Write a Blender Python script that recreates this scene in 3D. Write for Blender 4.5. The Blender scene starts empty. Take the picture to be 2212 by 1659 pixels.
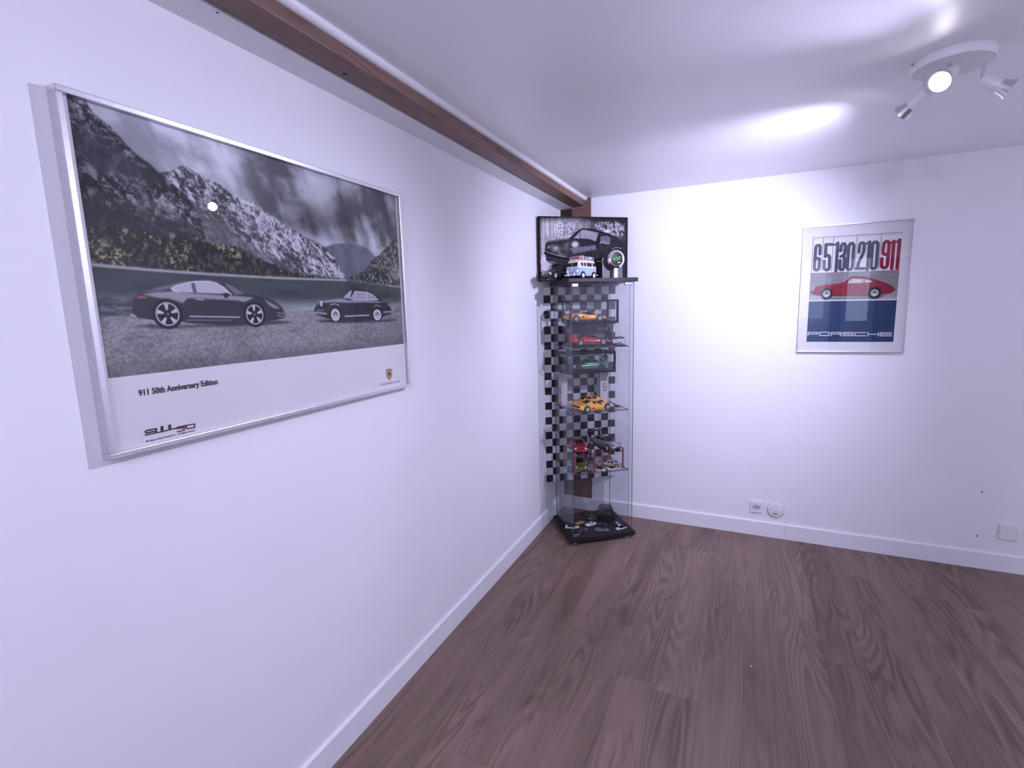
import bpy, bmesh, math, random
import numpy as np
from mathutils import Vector, Matrix

random.seed(7)
sc = bpy.context.scene
COL = sc.collection
PI = math.pi

# ------------------------------------------------------------------ camera, light, exposure
# metres; x runs along the back wall, y along the left wall, the floor corner of the skirting is the origin
cam_d = bpy.data.cameras.new('camera'); cam = bpy.data.objects.new('camera', cam_d); COL.objects.link(cam)
cam_d.sensor_fit = 'HORIZONTAL'; cam_d.sensor_width = 36.0; cam_d.lens = 17.3743
cam_d.clip_start = 0.02; cam_d.clip_end = 60
cam.matrix_world = Matrix(((0.907489, -0.038115, 0.418343, 1.153014), (0.419232, 0.145256, -0.896184, -3.312287), (-0.026609, 0.988660, 0.147797, 1.450000), (0.000000, 0.000000, 0.000000, 1.000000)))
sc.camera = cam
sc.view_settings.view_transform = 'Standard'
sc.view_settings.look = 'None'
sc.view_settings.gamma = 1.0
sc.view_settings.use_curve_mapping = False
sc.view_settings.exposure = 0.16
try:
    sc.cycles.transparent_max_bounces = 24
    sc.cycles.max_bounces = 6
    sc.cycles.diffuse_bounces = 4
    sc.cycles.glossy_bounces = 3
    sc.cycles.adaptive_threshold = 0.08
    sc.cycles.sample_clamp_indirect = 6.0
except Exception:
    pass
world = bpy.data.worlds.new('world'); sc.world = world; world.use_nodes = True
world.node_tree.nodes['Background'].inputs[0].default_value = (0.66, 0.74, 1.0, 1)
world.node_tree.nodes['Background'].inputs[1].default_value = 2.6

LIGHT_COL = (0.68, 0.67, 1.0)          # the cool violet cast of the lamps
# three spot heads of the ceiling lamp: (mouth position, aim, watts, half angle)
SPOTS = {
    'camera': dict(pos=(1.655, -1.345, 2.083), aim=(-0.56, -0.72, -0.58), watt=98.0, half=53, blend=1.0),
    'corner': dict(pos=(1.602, -1.198, 2.052), aim=(-0.62, 0.69, -0.50), watt=116.0, half=58, blend=1.0),
    'right':  dict(pos=(1.845, -1.262, 2.055), aim=(0.80, -0.10, -0.50), watt=105.0, half=58, blend=0.6),
}
CEIL = 2.169
ROOM = dict(x0=-0.012, x1=3.45, y0=-5.1, y1=0.012)
# added fill lamp with three spots, out of view behind the camera
FILL_LAMP = dict(pos=(1.2, -4.25, CEIL))

# ------------------------------------------------------------------ materials
MATS = {}
def _new(name):
    m = bpy.data.materials.new(name); m.use_nodes = True
    nt = m.node_tree; b = nt.nodes['Principled BSDF']
    return m, nt, b
def pm(name, col, rough=0.5, metal=0.0, var=0.06, scale=30.0, bump=0.0, coat=0.0, spec=0.5, emit=None, estr=0.0):
    """plain procedural material: base colour with a slight noise variation and optional fine bump"""
    if name in MATS: return MATS[name]
    m, nt, b = _new(name)
    tc = nt.nodes.new('ShaderNodeTexCoord'); nz = nt.nodes.new('ShaderNodeTexNoise')
    nz.inputs['Scale'].default_value = scale; nz.inputs['Detail'].default_value = 3
    nt.links.new(tc.outputs['Object'], nz.inputs['Vector'])
    rp = nt.nodes.new('ShaderNodeValToRGB')
    c = np.array(col[:3])
    rp.color_ramp.elements[0].position = 0.3; rp.color_ramp.elements[1].position = 0.7
    rp.color_ramp.elements[0].color = (*np.clip(c*(1-var), 0, 1), 1); rp.color_ramp.elements[1].color = (*np.clip(c*(1+var), 0, 1), 1)
    nt.links.new(nz.outputs['Fac'], rp.inputs['Fac']); nt.links.new(rp.outputs['Color'], b.inputs['Base Color'])
    b.inputs['Roughness'].default_value = rough; b.inputs['Metallic'].default_value = metal
    b.inputs['Specular IOR Level'].default_value = spec
    if coat: b.inputs['Coat Weight'].default_value = coat; b.inputs['Coat Roughness'].default_value = 0.04
    if bump:
        bp = nt.nodes.new('ShaderNodeBump'); bp.inputs['Strength'].default_value = bump; bp.inputs['Distance'].default_value = 0.002
        n2 = nt.nodes.new('ShaderNodeTexNoise'); n2.inputs['Scale'].default_value = scale*6; n2.inputs['Detail'].default_value = 4
        nt.links.new(tc.outputs['Object'], n2.inputs['Vector'])
        nt.links.new(n2.outputs['Fac'], bp.inputs['Height']); nt.links.new(bp.outputs['Normal'], b.inputs['Normal'])
    if emit:
        b.inputs['Emission Color'].default_value = (*emit, 1); b.inputs['Emission Strength'].default_value = estr
    MATS[name] = m
    return m

def thin_glass(name, tint=(0.94, 0.95, 0.96), refl=1.0, rough=0.0):
    """thin pane: transparent with a Schlick mirror reflection"""
    if name in MATS: return MATS[name]
    m = bpy.data.materials.new(name); m.use_nodes = True; nt = m.node_tree
    nt.nodes.clear()
    N = nt.nodes.new; out = N('ShaderNodeOutputMaterial')
    tr = N('ShaderNodeBsdfTransparent'); tr.inputs[0].default_value = (*tint, 1)
    gl = N('ShaderNodeBsdfGlossy'); gl.inputs['Roughness'].default_value = rough; gl.inputs[0].default_value = (0.97, 0.98, 1, 1)
    geo = N('ShaderNodeNewGeometry'); dot = N('ShaderNodeVectorMath'); dot.operation = 'DOT_PRODUCT'
    nt.links.new(geo.outputs['Incoming'], dot.inputs[0]); nt.links.new(geo.outputs['Normal'], dot.inputs[1])
    ab = N('ShaderNodeMath'); ab.operation = 'ABSOLUTE'; nt.links.new(dot.outputs['Value'], ab.inputs[0])
    om = N('ShaderNodeMath'); om.operation = 'SUBTRACT'; om.inputs[0].default_value = 1; nt.links.new(ab.outputs[0], om.inputs[1])
    pw = N('ShaderNodeMath'); pw.operation = 'POWER'; pw.inputs[1].default_value = 5; nt.links.new(om.outputs[0], pw.inputs[0])
    ml = N('ShaderNodeMath'); ml.operation = 'MULTIPLY_ADD'; ml.inputs[1].default_value = 0.95*refl; ml.inputs[2].default_value = 0.045*refl
    nt.links.new(pw.outputs[0], ml.inputs[0])
    mx = N('ShaderNodeMixShader'); nt.links.new(ml.outputs[0], mx.inputs[0]); nt.links.new(tr.outputs[0], mx.inputs[1]); nt.links.new(gl.outputs[0], mx.inputs[2])
    nt.links.new(mx.outputs[0], out.inputs[0])
    MATS[name] = m
    return m

def wood(name, dark, light, axis='Y', scale=1.0, rough=0.5, contrast=1.0, perobj=True, bump=0.05, fine=0.30, figure=0.11):
    """procedural plank: long streaks plus cathedral rings, shifted per object"""
    if name in MATS: return MATS[name]
    m, nt, b = _new(name); N = nt.nodes.new; L = nt.links.new
    tc = N('ShaderNodeTexCoord'); oi = N('ShaderNodeObjectInfo')
    vm = N('ShaderNodeVectorMath'); vm.operation = 'SCALE'; 
    comb = N('ShaderNodeCombineXYZ')
    L(oi.outputs['Random'], comb.inputs[0]); L(oi.outputs['Random'], comb.inputs[1]); L(oi.outputs['Random'], comb.inputs[2])
    L(comb.outputs[0], vm.inputs[0]); vm.inputs['Scale'].default_value = 37.0 if perobj else 0.0
    add = N('ShaderNodeVectorMath'); add.operation = 'ADD'; L(tc.outputs['Object'], add.inputs[0]); L(vm.outputs[0], add.inputs[1])
    def mapped(sx, sy, sz):
        mp = N('ShaderNodeMapping'); L(add.outputs[0], mp.inputs['Vector'])
        s = {'Y': (sx, sy, sz), 'X': (sy, sx, sz), 'Z': (sx, sz, sy)}[axis]
        mp.inputs['Scale'].default_value = s
        return mp.outputs[0]
    n1 = N('ShaderNodeTexNoise'); L(mapped(6*scale, 0.9*scale, 6*scale), n1.inputs['Vector']); n1.inputs['Scale'].default_value = 1.0; n1.inputs['Detail'].default_value = 5; n1.inputs['Roughness'].default_value = 0.6; n1.inputs['Distortion'].default_value = 0.6
    n2 = N('ShaderNodeTexNoise'); L(mapped(90*scale, 2.5*scale, 90*scale), n2.inputs['Vector']); n2.inputs['Scale'].default_value = 1.0; n2.inputs['Detail'].default_value = 4
    n0 = N('ShaderNodeTexNoise'); L(mapped(8*scale, 0.9*scale, 8*scale), n0.inputs['Vector']); n0.inputs['Scale'].default_value = 1.0; n0.inputs['Detail'].default_value = 1.2; n0.inputs['Roughness'].default_value = 0.35
    fq = N('ShaderNodeMath'); fq.operation = 'MULTIPLY'; fq.inputs[1].default_value = 95.0; L(n0.outputs['Fac'], fq.inputs[0])
    sn = N('ShaderNodeMath'); sn.operation = 'SINE'; L(fq.outputs[0], sn.inputs[0])
    # figure shows only in patches
    n5 = N('ShaderNodeTexNoise'); L(mapped(5*scale, 1.1*scale, 5*scale), n5.inputs['Vector']); n5.inputs['Scale'].default_value = 1.3; n5.inputs['Detail'].default_value = 1
    r5 = N('ShaderNodeMapRange'); r5.inputs[1].default_value = 0.40; r5.inputs[2].default_value = 0.66; r5.inputs[3].default_value = 0.0; r5.inputs[4].default_value = figure; L(n5.outputs['Fac'], r5.inputs[0])
    wv = N('ShaderNodeMath'); wv.operation = 'MULTIPLY'; L(sn.outputs[0], wv.inputs[0]); L(r5.outputs[0], wv.inputs[1])
    mx1 = N('ShaderNodeMix'); mx1.data_type = 'FLOAT'; mx1.inputs[0].default_value = fine; L(n1.outputs['Fac'], mx1.inputs[2]); L(n2.outputs['Fac'], mx1.inputs[3])
    mx2 = N('ShaderNodeMath'); mx2.operation = 'ADD'; L(mx1.outputs[0], mx2.inputs[0]); L(wv.outputs[0], mx2.inputs[1])
    # dark smudges and knots along the grain
    n6 = N('ShaderNodeTexNoise'); L(mapped(14*scale, 3.2*scale, 14*scale), n6.inputs['Vector']); n6.inputs['Scale'].default_value = 1.0; n6.inputs['Detail'].default_value = 2; n6.inputs['Distortion'].default_value = 1.2
    r6 = N('ShaderNodeMapRange'); r6.inputs[1].default_value = 0.60; r6.inputs[2].default_value = 0.74; r6.inputs[3].default_value = 0.0; r6.inputs[4].default_value = -0.12; L(n6.outputs['Fac'], r6.inputs[0])
    mx3 = N('ShaderNodeMath'); mx3.operation = 'ADD'; L(mx2.outputs[0], mx3.inputs[0]); L(r6.outputs[0], mx3.inputs[1]); mx2 = mx3
    # tone of the single plank
    ad = N('ShaderNodeMath'); ad.operation = 'MULTIPLY_ADD'; L(oi.outputs['Random'], ad.inputs[0]); ad.inputs[1].default_value = 0.09 if perobj else 0.0; ad.inputs[2].default_value = -0.045 if perobj else 0.0
    sm = N('ShaderNodeMath'); sm.operation = 'ADD'; L(mx2.outputs[0], sm.inputs[0]); L(ad.outputs[0], sm.inputs[1])
    rp = N('ShaderNodeValToRGB'); rp.color_ramp.elements[0].position = 0.5-0.26/contrast; rp.color_ramp.elements[1].position = 0.5+0.22/contrast
    rp.color_ramp.elements[0].color = (*dark, 1); rp.color_ramp.elements[1].color = (*light, 1)
    L(sm.outputs[0], rp.inputs['Fac']); L(rp.outputs['Color'], b.inputs['Base Color'])
    b.inputs['Roughness'].default_value = rough
    bp = N('ShaderNodeBump'); bp.inputs['Strength'].default_value = bump; bp.inputs['Distance'].default_value = 0.001; L(n2.outputs['Fac'], bp.inputs['Height']); L(bp.outputs['Normal'], b.inputs['Normal'])
    MATS[name] = m
    return m

def vcol_mat(name, rough=0.55):
    if name in MATS: return MATS[name]
    m, nt, b = _new(name)
    at = nt.nodes.new('ShaderNodeAttribute'); at.attribute_name = 'Ink'
    nt.links.new(at.outputs['Color'], b.inputs['Base Color']); b.inputs['Roughness'].default_value = rough; b.inputs['Specular IOR Level'].default_value = 0.12
    MATS[name] = m
    return m

M_WALL = pm('wall_paint', (0.84, 0.84, 0.85), rough=0.75, var=0.012, scale=3, bump=0.06)
M_CEIL = pm('ceiling_paint', (0.93, 0.93, 0.94), rough=0.42, var=0.012, scale=3, bump=0.02)
M_SKIRT = pm('skirting_paint', (0.82, 0.82, 0.83), rough=0.45, var=0.01, scale=5)
M_FLOOR = wood('oak_plank', (0.110, 0.066, 0.050), (0.255, 0.168, 0.133), axis='Y', scale=1.0, rough=0.46, contrast=1.25)
M_BEAM = wood('stained_beam', (0.120, 0.062, 0.048), (0.245, 0.140, 0.108), axis='Y', scale=1.3, rough=0.5, contrast=1.2, perobj=False)
M_POST = wood('stained_post', (0.120, 0.058, 0.042), (0.230, 0.125, 0.095), axis='Z', scale=1.3, rough=0.55, contrast=1.2, perobj=False)
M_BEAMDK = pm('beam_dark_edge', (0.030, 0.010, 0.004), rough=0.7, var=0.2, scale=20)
M_ALU = pm('aluminium', (0.72, 0.72, 0.74), rough=0.28, metal=1.0, var=0.04, scale=60)
M_CHROME = pm('chrome', (0.85, 0.85, 0.87), rough=0.08, metal=1.0, var=0.02)
M_PAPER = pm('poster_paper', (0.72, 0.71, 0.71), rough=0.6, var=0.015, scale=4)
M_BLACK = pm('black_plastic', (0.008, 0.007, 0.009), rough=0.40, var=0.2, scale=20, spec=0.22)
M_BLACKW = pm('black_brown_foil', (0.018, 0.013, 0.015), rough=0.42, var=0.15, scale=15, spec=0.3)
M_RUBBER = pm('tyre_rubber', (0.013, 0.013, 0.014), rough=0.7, var=0.2)
M_WINDOW = pm('model_window', (0.006, 0.006, 0.008), rough=0.15, var=0.1, spec=0.22)
M_RIM = pm('model_rim', (0.62, 0.62, 0.64), rough=0.3, metal=0.8)
M_RIMDK = pm('model_rim_dark', (0.03, 0.03, 0.032), rough=0.4)
M_LAMPG = pm('model_headlight', (0.75, 0.76, 0.78), rough=0.15)
M_REDL = pm('model_tail_light', (0.35, 0.02, 0.02), rough=0.25)
M_WHITEP = pm('white_plastic', (0.80, 0.79, 0.79), rough=0.35, var=0.01)
M_GLASS = thin_glass('cabinet_glass', (0.945, 0.95, 0.96), refl=0.55)
M_GLASS_EDGE = pm('glass_edge', (0.07, 0.08, 0.09), rough=0.2)
M_PICGLASS = thin_glass('picture_glass', (0.985, 0.985, 0.985), refl=0.30)
M_POSGLASS = thin_glass('poster_glass', (0.985, 0.985, 0.985), refl=0.8)
M_ACRYLIC = thin_glass('acrylic', (0.975, 0.975, 0.98), refl=0.45)
M_CLIP = pm('clip_metal', (0.30,0.30,0.32), rough=0.35, metal=1.0)
M_SMOKE = thin_glass('smoked_acrylic', (0.55, 0.53, 0.53))
def paint(name, col, rough=0.22): return pm('paint_'+name, col, rough=rough, var=0.03, scale=40, coat=0.8)

# ------------------------------------------------------------------ object helpers
def link(name, me, m=None, parent=None, loc=None, rot=None, smooth=False):
    o = bpy.data.objects.new(name, me); COL.objects.link(o)
    if m is not None:
        for x in (m if isinstance(m, (list, tuple)) else [m]): me.materials.append(x)
    if parent is not None: o.parent = parent
    if loc is not None: o.location = loc
    if rot is not None: o.rotation_euler = rot
    if smooth:
        me.polygons.foreach_set('use_smooth', [True]*len(me.polygons))
    return o
def tag(o, label, cat, group=None):
    o['label'] = label; o['category'] = cat
    if group: o['group'] = group
    return o
def struct(o): o['kind'] = 'structure'; return o
def thing(name, label, cat, loc=(0,0,0), rz=0.0, group=None):
    o = bpy.data.objects.new(name, None); COL.objects.link(o); o.location = loc; o.rotation_euler = (0,0,rz)
    o.empty_display_size = 0.05
    return tag(o, label, cat, group)
class MB:
    """collects shapes into one mesh"""
    def __init__(s): s.v = []; s.f = []; s.mi = []
    def add(s, vs, fs, mi=0):
        n = len(s.v); s.v += [tuple(map(float, p)) for p in vs]; s.f += [tuple(n+i for i in f) for f in fs]; s.mi += [mi]*len(fs); return s
    def box(s, x0,x1,y0,y1,z0,z1, mi=0, mis=None):
        vs = [(x0,y0,z0),(x1,y0,z0),(x1,y1,z0),(x0,y1,z0),(x0,y0,z1),(x1,y0,z1),(x1,y1,z1),(x0,y1,z1)]
        fs = [(0,3,2,1),(4,5,6,7),(0,1,5,4),(1,2,6,5),(2,3,7,6),(3,0,4,7)]   # -z +z -y +x +y -x
        n = len(s.v); s.v += [tuple(map(float,p)) for p in vs]; s.f += [tuple(n+i for i in f) for f in fs]; s.mi += (mis or [mi]*6); return s
    def cyl(s, p0, p1, r0, r1=None, n=20, mi=0, cap0=True, cap1=True):
        r1 = r0 if r1 is None else r1
        p0 = Vector(p0); p1 = Vector(p1); d = (p1-p0).normalized(); a = d.orthogonal().normalized(); b = d.cross(a)
        vs = []
        for p, r in ((p0,r0),(p1,r1)):
            for i in range(n):
                t = 2*PI*i/n; vs.append(p + r*(math.cos(t)*a + math.sin(t)*b))
        fs = [(i,(i+1)%n,n+(i+1)%n,n+i) for i in range(n)]
        if cap0: fs.append(tuple(range(n-1,-1,-1)))
        if cap1: fs.append(tuple(range(n,2*n)))
        return s.add(vs, fs, mi)
    def lathe(s, prof, p0, axis, n=24, mi=0):
        """prof: (distance along axis, radius)"""
        p0 = Vector(p0); d = Vector(axis).normalized(); a = d.orthogonal().normalized(); b = d.cross(a); vs = []; fs = []
        for t_, r in prof:
            for i in range(n):
                t = 2*PI*i/n; vs.append(p0 + d*t_ + r*(math.cos(t)*a+math.sin(t)*b))
        for k in range(len(prof)-1):
            for i in range(n): fs.append((k*n+i, k*n+(i+1)%n, (k+1)*n+(i+1)%n, (k+1)*n+i))
        return s.add(vs, fs, mi)
    def tube(s, pts, r, n=8, mi=0):
        for a, b in zip(pts[:-1], pts[1:]): s.cyl(a, b, r, n=n, mi=mi)
        return s
    def poly(s, pts, z=0.0, mi=0):
        """flat polygon in local xy, ear clipped"""
        bm = bmesh.new(); vs = [bm.verts.new((x,y,z)) for x,y in pts]
        f = bm.faces.new(vs); f.normal_update()
        if f.normal.z < 0: f.normal_flip()
        bmesh.ops.triangulate(bm, faces=bm.faces[:]); bm.verts.index_update()
        s.add([v.co[:] for v in bm.verts], [tuple(v.index for v in f.verts) for f in bm.faces], mi); bm.free(); return s
    def prism(s, pts, z0, z1, mi=0):
        n = len(pts)
        a = sum(pts[i][0]*pts[(i+1)%n][1]-pts[(i+1)%n][0]*pts[i][1] for i in range(n))
        if a < 0: pts = pts[::-1]
        s.add([(x,y,z0) for x,y in pts]+[(x,y,z1) for x,y in pts], [tuple(range(n-1,-1,-1)), tuple(range(n,2*n))]+[(i,(i+1)%n,n+(i+1)%n,n+i) for i in range(n)], mi); return s
    def strokes(s, lines, w, z=0.0, mi=0, closed=False):
        """flat strokes of width w along polylines in local xy, mitred"""
        for ln in lines:
            P = [Vector((p[0],p[1])) for p in ln]; cl = (P[0]-P[-1]).length < 1e-6
            if cl: P = P[:-1]
            n = len(P); L_, R_ = [], []
            for i in range(n):
                a = P[i-1] if (i>0 or cl) else None; c = P[(i+1)%n] if (i<n-1 or cl) else None
                d1 = (P[i]-a).normalized() if a is not None else None; d2 = (c-P[i]).normalized() if c is not None else None
                if d1 is None: d1 = d2
                if d2 is None: d2 = d1
                n1 = Vector((-d1.y,d1.x)); n2 = Vector((-d2.y,d2.x)); m_ = (n1+n2)
                m_ = m_.normalized() if m_.length > 1e-6 else n1
                k = w/2/max(0.35, m_.dot(n1))
                L_.append(P[i]+m_*k); R_.append(P[i]-m_*k)
            vs = [(q.x,q.y,z) for q in L_]+[(q.x,q.y,z) for q in R_]; m = n if cl else n-1
            s.add(vs, [(i, n+i, n+(i+1)%n, (i+1)%n) for i in range(m)], mi)
        return s
    def mesh(s, name):
        me = bpy.data.meshes.new(name); me.from_pydata(s.v, [], s.f); me.update()
        if s.mi and max(s.mi): me.polygons.foreach_set('material_index', s.mi)
        return me
    def build(s, name, m, parent=None, loc=None, rot=None, smooth=False, bevel=0.0, auto=False):
        o = link(name, s.mesh(name), m, parent, loc, rot, smooth)
        if bevel:
            md = o.modifiers.new('bevel', 'BEVEL'); md.width = bevel; md.segments = 2; md.limit_method = 'ANGLE'
        if auto:
            o.data.polygons.foreach_set('use_smooth', [True]*len(o.data.polygons))
            try: o.data.set_sharp_from_angle(angle=math.radians(40))
            except Exception: pass
        return o
def copy_tree(o, parent=None):
    c = o.copy(); COL.objects.link(c)
    if parent is not None: c.parent = parent
    for ch in list(o.children): copy_tree(ch, c)
    return c
def text_mesh(body, size, bold=0.0, shear=0.0, align='LEFT', sx=1.0):
    cu = bpy.data.curves.new('lettering', 'FONT'); cu.body = body; cu.size = size; cu.offset = bold; cu.shear = shear; cu.align_x = align
    cu.resolution_u = 3
    o = bpy.data.objects.new('lettering_tmp', cu); COL.objects.link(o)
    dg = bpy.context.evaluated_depsgraph_get(); me = bpy.data.meshes.new_from_object(o.evaluated_get(dg))
    bpy.data.objects.remove(o); bpy.data.curves.remove(cu)
    if sx != 1.0:
        me.transform(Matrix.Diagonal((sx,1,1,1)))
    return me

# ------------------------------------------------------------------ tiny raster kit for flat prints (ink colours on a dense grid)
class Ras:
    def __init__(s, u0, v0, u1, v1, nx, ny):
        s.u0, s.v0, s.u1, s.v1, s.nx, s.ny = u0, v0, u1, v1, nx, ny
        s.U, s.V = np.meshgrid(np.linspace(u0,u1,nx), np.linspace(v0,v1,ny)); s.px = (u1-u0)/nx
        s.img = np.ones((ny,nx,3))*0.7
    def dist(s, poly, closed=True):
        P = np.array(poly, float); D = np.full(s.U.shape, 1e9); n = len(P)
        for i in range(n if closed else n-1):
            a = P[i]; b = P[(i+1)%n]; d = b-a; l2 = max(d@d, 1e-12)
            t = np.clip(((s.U-a[0])*d[0]+(s.V-a[1])*d[1])/l2, 0, 1)
            D = np.minimum(D, (s.U-a[0]-t*d[0])**2+(s.V-a[1]-t*d[1])**2)
        return np.sqrt(D)
    def inside(s, poly):
        P = np.array(poly, float); n = len(P); r = np.zeros(s.U.shape, bool)
        for i in range(n):
            a = P[i]; b = P[(i+1)%n]
            if a[1] == b[1]: continue
            c = (a[1] > s.V) != (b[1] > s.V)
            x = (b[0]-a[0])*(s.V-a[1])/(b[1]-a[1])+a[0]
            r ^= c & (s.U < x)
        return r
    def mask(s, poly, soft=None):
        soft = soft or s.px
        d = s.dist(poly)*np.where(s.inside(poly), 1, -1)
        return np.clip(d/soft+0.5, 0, 1)
    def ellipse(s, c, rx, ry, soft=None):
        soft = soft or s.px
        q = np.sqrt(((s.U-c[0])/rx)**2+((s.V-c[1])/ry)**2); return np.clip((1-q)*min(rx,ry)/soft+0.5, 0, 1)
    def line(s, pts, w, soft=None):
        soft = soft or s.px
        return np.clip((w/2-s.dist(pts, False))/soft+0.5, 0, 1)
    def put(s, col, m, a=1.0):
        col = np.array(col, float)
        if col.ndim == 1: col = col[None,None,:]
        elif col.ndim == 2: col = col[:,:,None]*np.ones(3)
        k = (m*a)[:,:,None]; s.img = s.img*(1-k)+col*k
    def noise(s, su, sv, octv=4, seed=0, rough=0.5, du=None, dv=None):
        U = (s.U if du is None else s.U+du)*su; V = (s.V if dv is None else s.V+dv)*sv
        r = np.zeros(U.shape); amp = 1; tot = 0
        for o in range(octv):
            rs = np.random.RandomState(seed*17+o); T = rs.rand(256,256)
            x = U*2**o+37.3*o; y = V*2**o+11.7*o; xi = np.floor(x).astype(int); yi = np.floor(y).astype(int); fx = x-xi; fy = y-yi
            fx = fx*fx*(3-2*fx); fy = fy*fy*(3-2*fy)
            a = T[yi%256, xi%256]; b = T[yi%256,(xi+1)%256]; c = T[(yi+1)%256, xi%256]; d = T[(yi+1)%256,(xi+1)%256]
            r += amp*((a*(1-fx)+b*fx)*(1-fy)+(c*(1-fx)+d*fx)*fy); tot += amp; amp *= rough
        return r/tot
    def mesh(s, name, scale=0.01):
        me = bpy.data.meshes.new(name); nx, ny = s.nx, s.ny
        co = np.zeros((ny*nx,3)); co[:,0] = s.U.ravel()*scale; co[:,1] = s.V.ravel()*scale
        i = np.arange(ny*nx).reshape(ny,nx); q = np.stack([i[:-1,:-1], i[:-1,1:], i[1:,1:], i[1:,:-1]], -1).reshape(-1,4)
        me.vertices.add(len(co)); me.vertices.foreach_set('co', co.ravel())
        me.loops.add(q.size); me.loops.foreach_set('vertex_index', q.ravel().astype(np.int32))
        me.polygons.add(len(q)); me.polygons.foreach_set('loop_start', np.arange(0,q.size,4,dtype=np.int32)); me.polygons.foreach_set('loop_total', np.full(len(q),4,dtype=np.int32))
        me.update(calc_edges=True)
        at = me.color_attributes.new('Ink', 'FLOAT_COLOR', 'POINT')
        c = np.ones((ny*nx,4)); c[:,:3] = np.clip(s.img.reshape(-1,3), 0.003, 0.95); at.data.foreach_set('color', c.ravel())
        return me

# ------------------------------------------------------------------ the room
X0, X1, Y0, Y1 = ROOM['x0'], ROOM['x1'], ROOM['y0'], ROOM['y1']
def sbox(name, a, m, bevel=0.0):
    return struct(MB().box(*a).build(name, m, bevel=bevel))
floor = sbox('floor', (X0-0.1, X1+0.1, Y0-0.1, Y1+0.1, -0.12, -0.011), pm('floor_screed', (0.05,0.04,0.035), rough=0.9))
sbox('wall_left', (X0-0.1, X0, Y0-0.1, Y1+0.1, -0.011, 2.33), M_WALL)
sbox('wall_back', (X0, X1+0.1, Y1, Y1+0.1, -0.011, 2.33), M_WALL)
sbox('wall_right', (X1, X1+0.1, Y0-0.1, Y1, -0.011, 2.33), M_WALL)
# rear wall with two window openings: (x0, x1, z0, z1)
WINS = ((1.55, 2.26, 1.16, 2.08), (2.43, 2.79, 1.12, 2.08))
wr = MB(); xs_ = [X0] + [q for w in WINS for q in w[:2]] + [X1]
for i in range(0, len(xs_), 2): wr.box(xs_[i], xs_[i+1], Y0-0.1, Y0, -0.011, 2.33)
for a_, b_, c_, d_ in WINS: wr.box(a_, b_, Y0-0.1, Y0, -0.011, c_); wr.box(a_, b_, Y0-0.1, Y0, d_, 2.33)
struct(wr.build('wall_rear', M_WALL))
for i, (a_, b_, c_, d_) in enumerate(WINS):
    wd = MB()
    for q in ((a_,b_,c_,c_+0.05),(a_,b_,d_-0.05,d_),(a_,a_+0.05,c_+0.05,d_-0.05),(b_-0.05,b_,c_+0.05,d_-0.05)): wd.box(q[0],q[1],Y0-0.08,Y0-0.03,q[2],q[3])
    wo = struct(wd.build('window_%d' % (i+1), M_SKIRT))
    MB().box(a_+0.05, b_-0.05, Y0-0.058, Y0-0.054, c_+0.05, d_-0.05).build('pane', thin_glass('window_glass', (0.96,0.97,0.97)), wo)
sbox('ceiling', (0.14, X1, Y0, Y1, CEIL, 2.33), M_CEIL)
# white boxed soffit over the left wall, and the plaster bead beside the beam
sbox('trim_1', (X0, 0.083, Y0, Y1, 2.117, 2.33), M_WALL)
struct(MB().lathe([(0,0.0165),(abs(Y0)+Y1-0.014,0.0165)], (0.1755, Y0, 2.1675), (0,1,0), n=20).build('trim_2', M_SKIRT, auto=True))

# oak planks, each its own board
PW, PLEN = 0.15, 1.22
offs = {1:-1.51, 2:-1.80, 3:-2.10, 4:-1.32, 5:-1.218, 6:-1.53}
rng = random.Random(5)
full = None
def plank_mesh(w, l):
    e = 0.0003; g = 0.00008; m = MB()
    x0,x1,y0,y1 = g, w-g, g, l-g
    vs = [(x0,y0,-0.011),(x1,y0,-0.011),(x1,y1,-0.011),(x0,y1,-0.011),(x0,y0,-e),(x1,y0,-e),(x1,y1,-e),(x0,y1,-e),(x0+e,y0+e,0),(x1-e,y0+e,0),(x1-e,y1-e,0),(x0+e,y1-e,0)]
    fs = [(0,3,2,1),(8,9,10,11)]
    for i in range(4):
        j = (i+1)%4; fs += [(i,j,4+j,4+i),(4+i,4+j,8+j,8+i)]
    me = m.add(vs, fs).mesh('plank'); me.materials.append(M_FLOOR); return me
k = 0; x = 0.01-PW
while x < X1:
    xa, xb = max(x, X0), min(x+PW, X1)
    if xb-xa > 0.004:
        y = offs.get(k, -rng.uniform(1.0, 2.2))
        while y < Y1: y += PLEN
        while y > Y0:
            ya, yb = max(y-PLEN, Y0), min(y, Y1)
            if yb-ya > 0.004:
                if xb-xa > PW-1e-6 and yb-ya > PLEN-1e-6:
                    if full is None: full = plank_mesh(PW, PLEN)
                    me = full
                else: me = plank_mesh(xb-xa, yb-ya)
                o = bpy.data.objects.new('plank', me); COL.objects.link(o); o.parent = floor; o.location = (xa, ya, 0)
            y -= PLEN
    x += PW; k += 1

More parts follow.
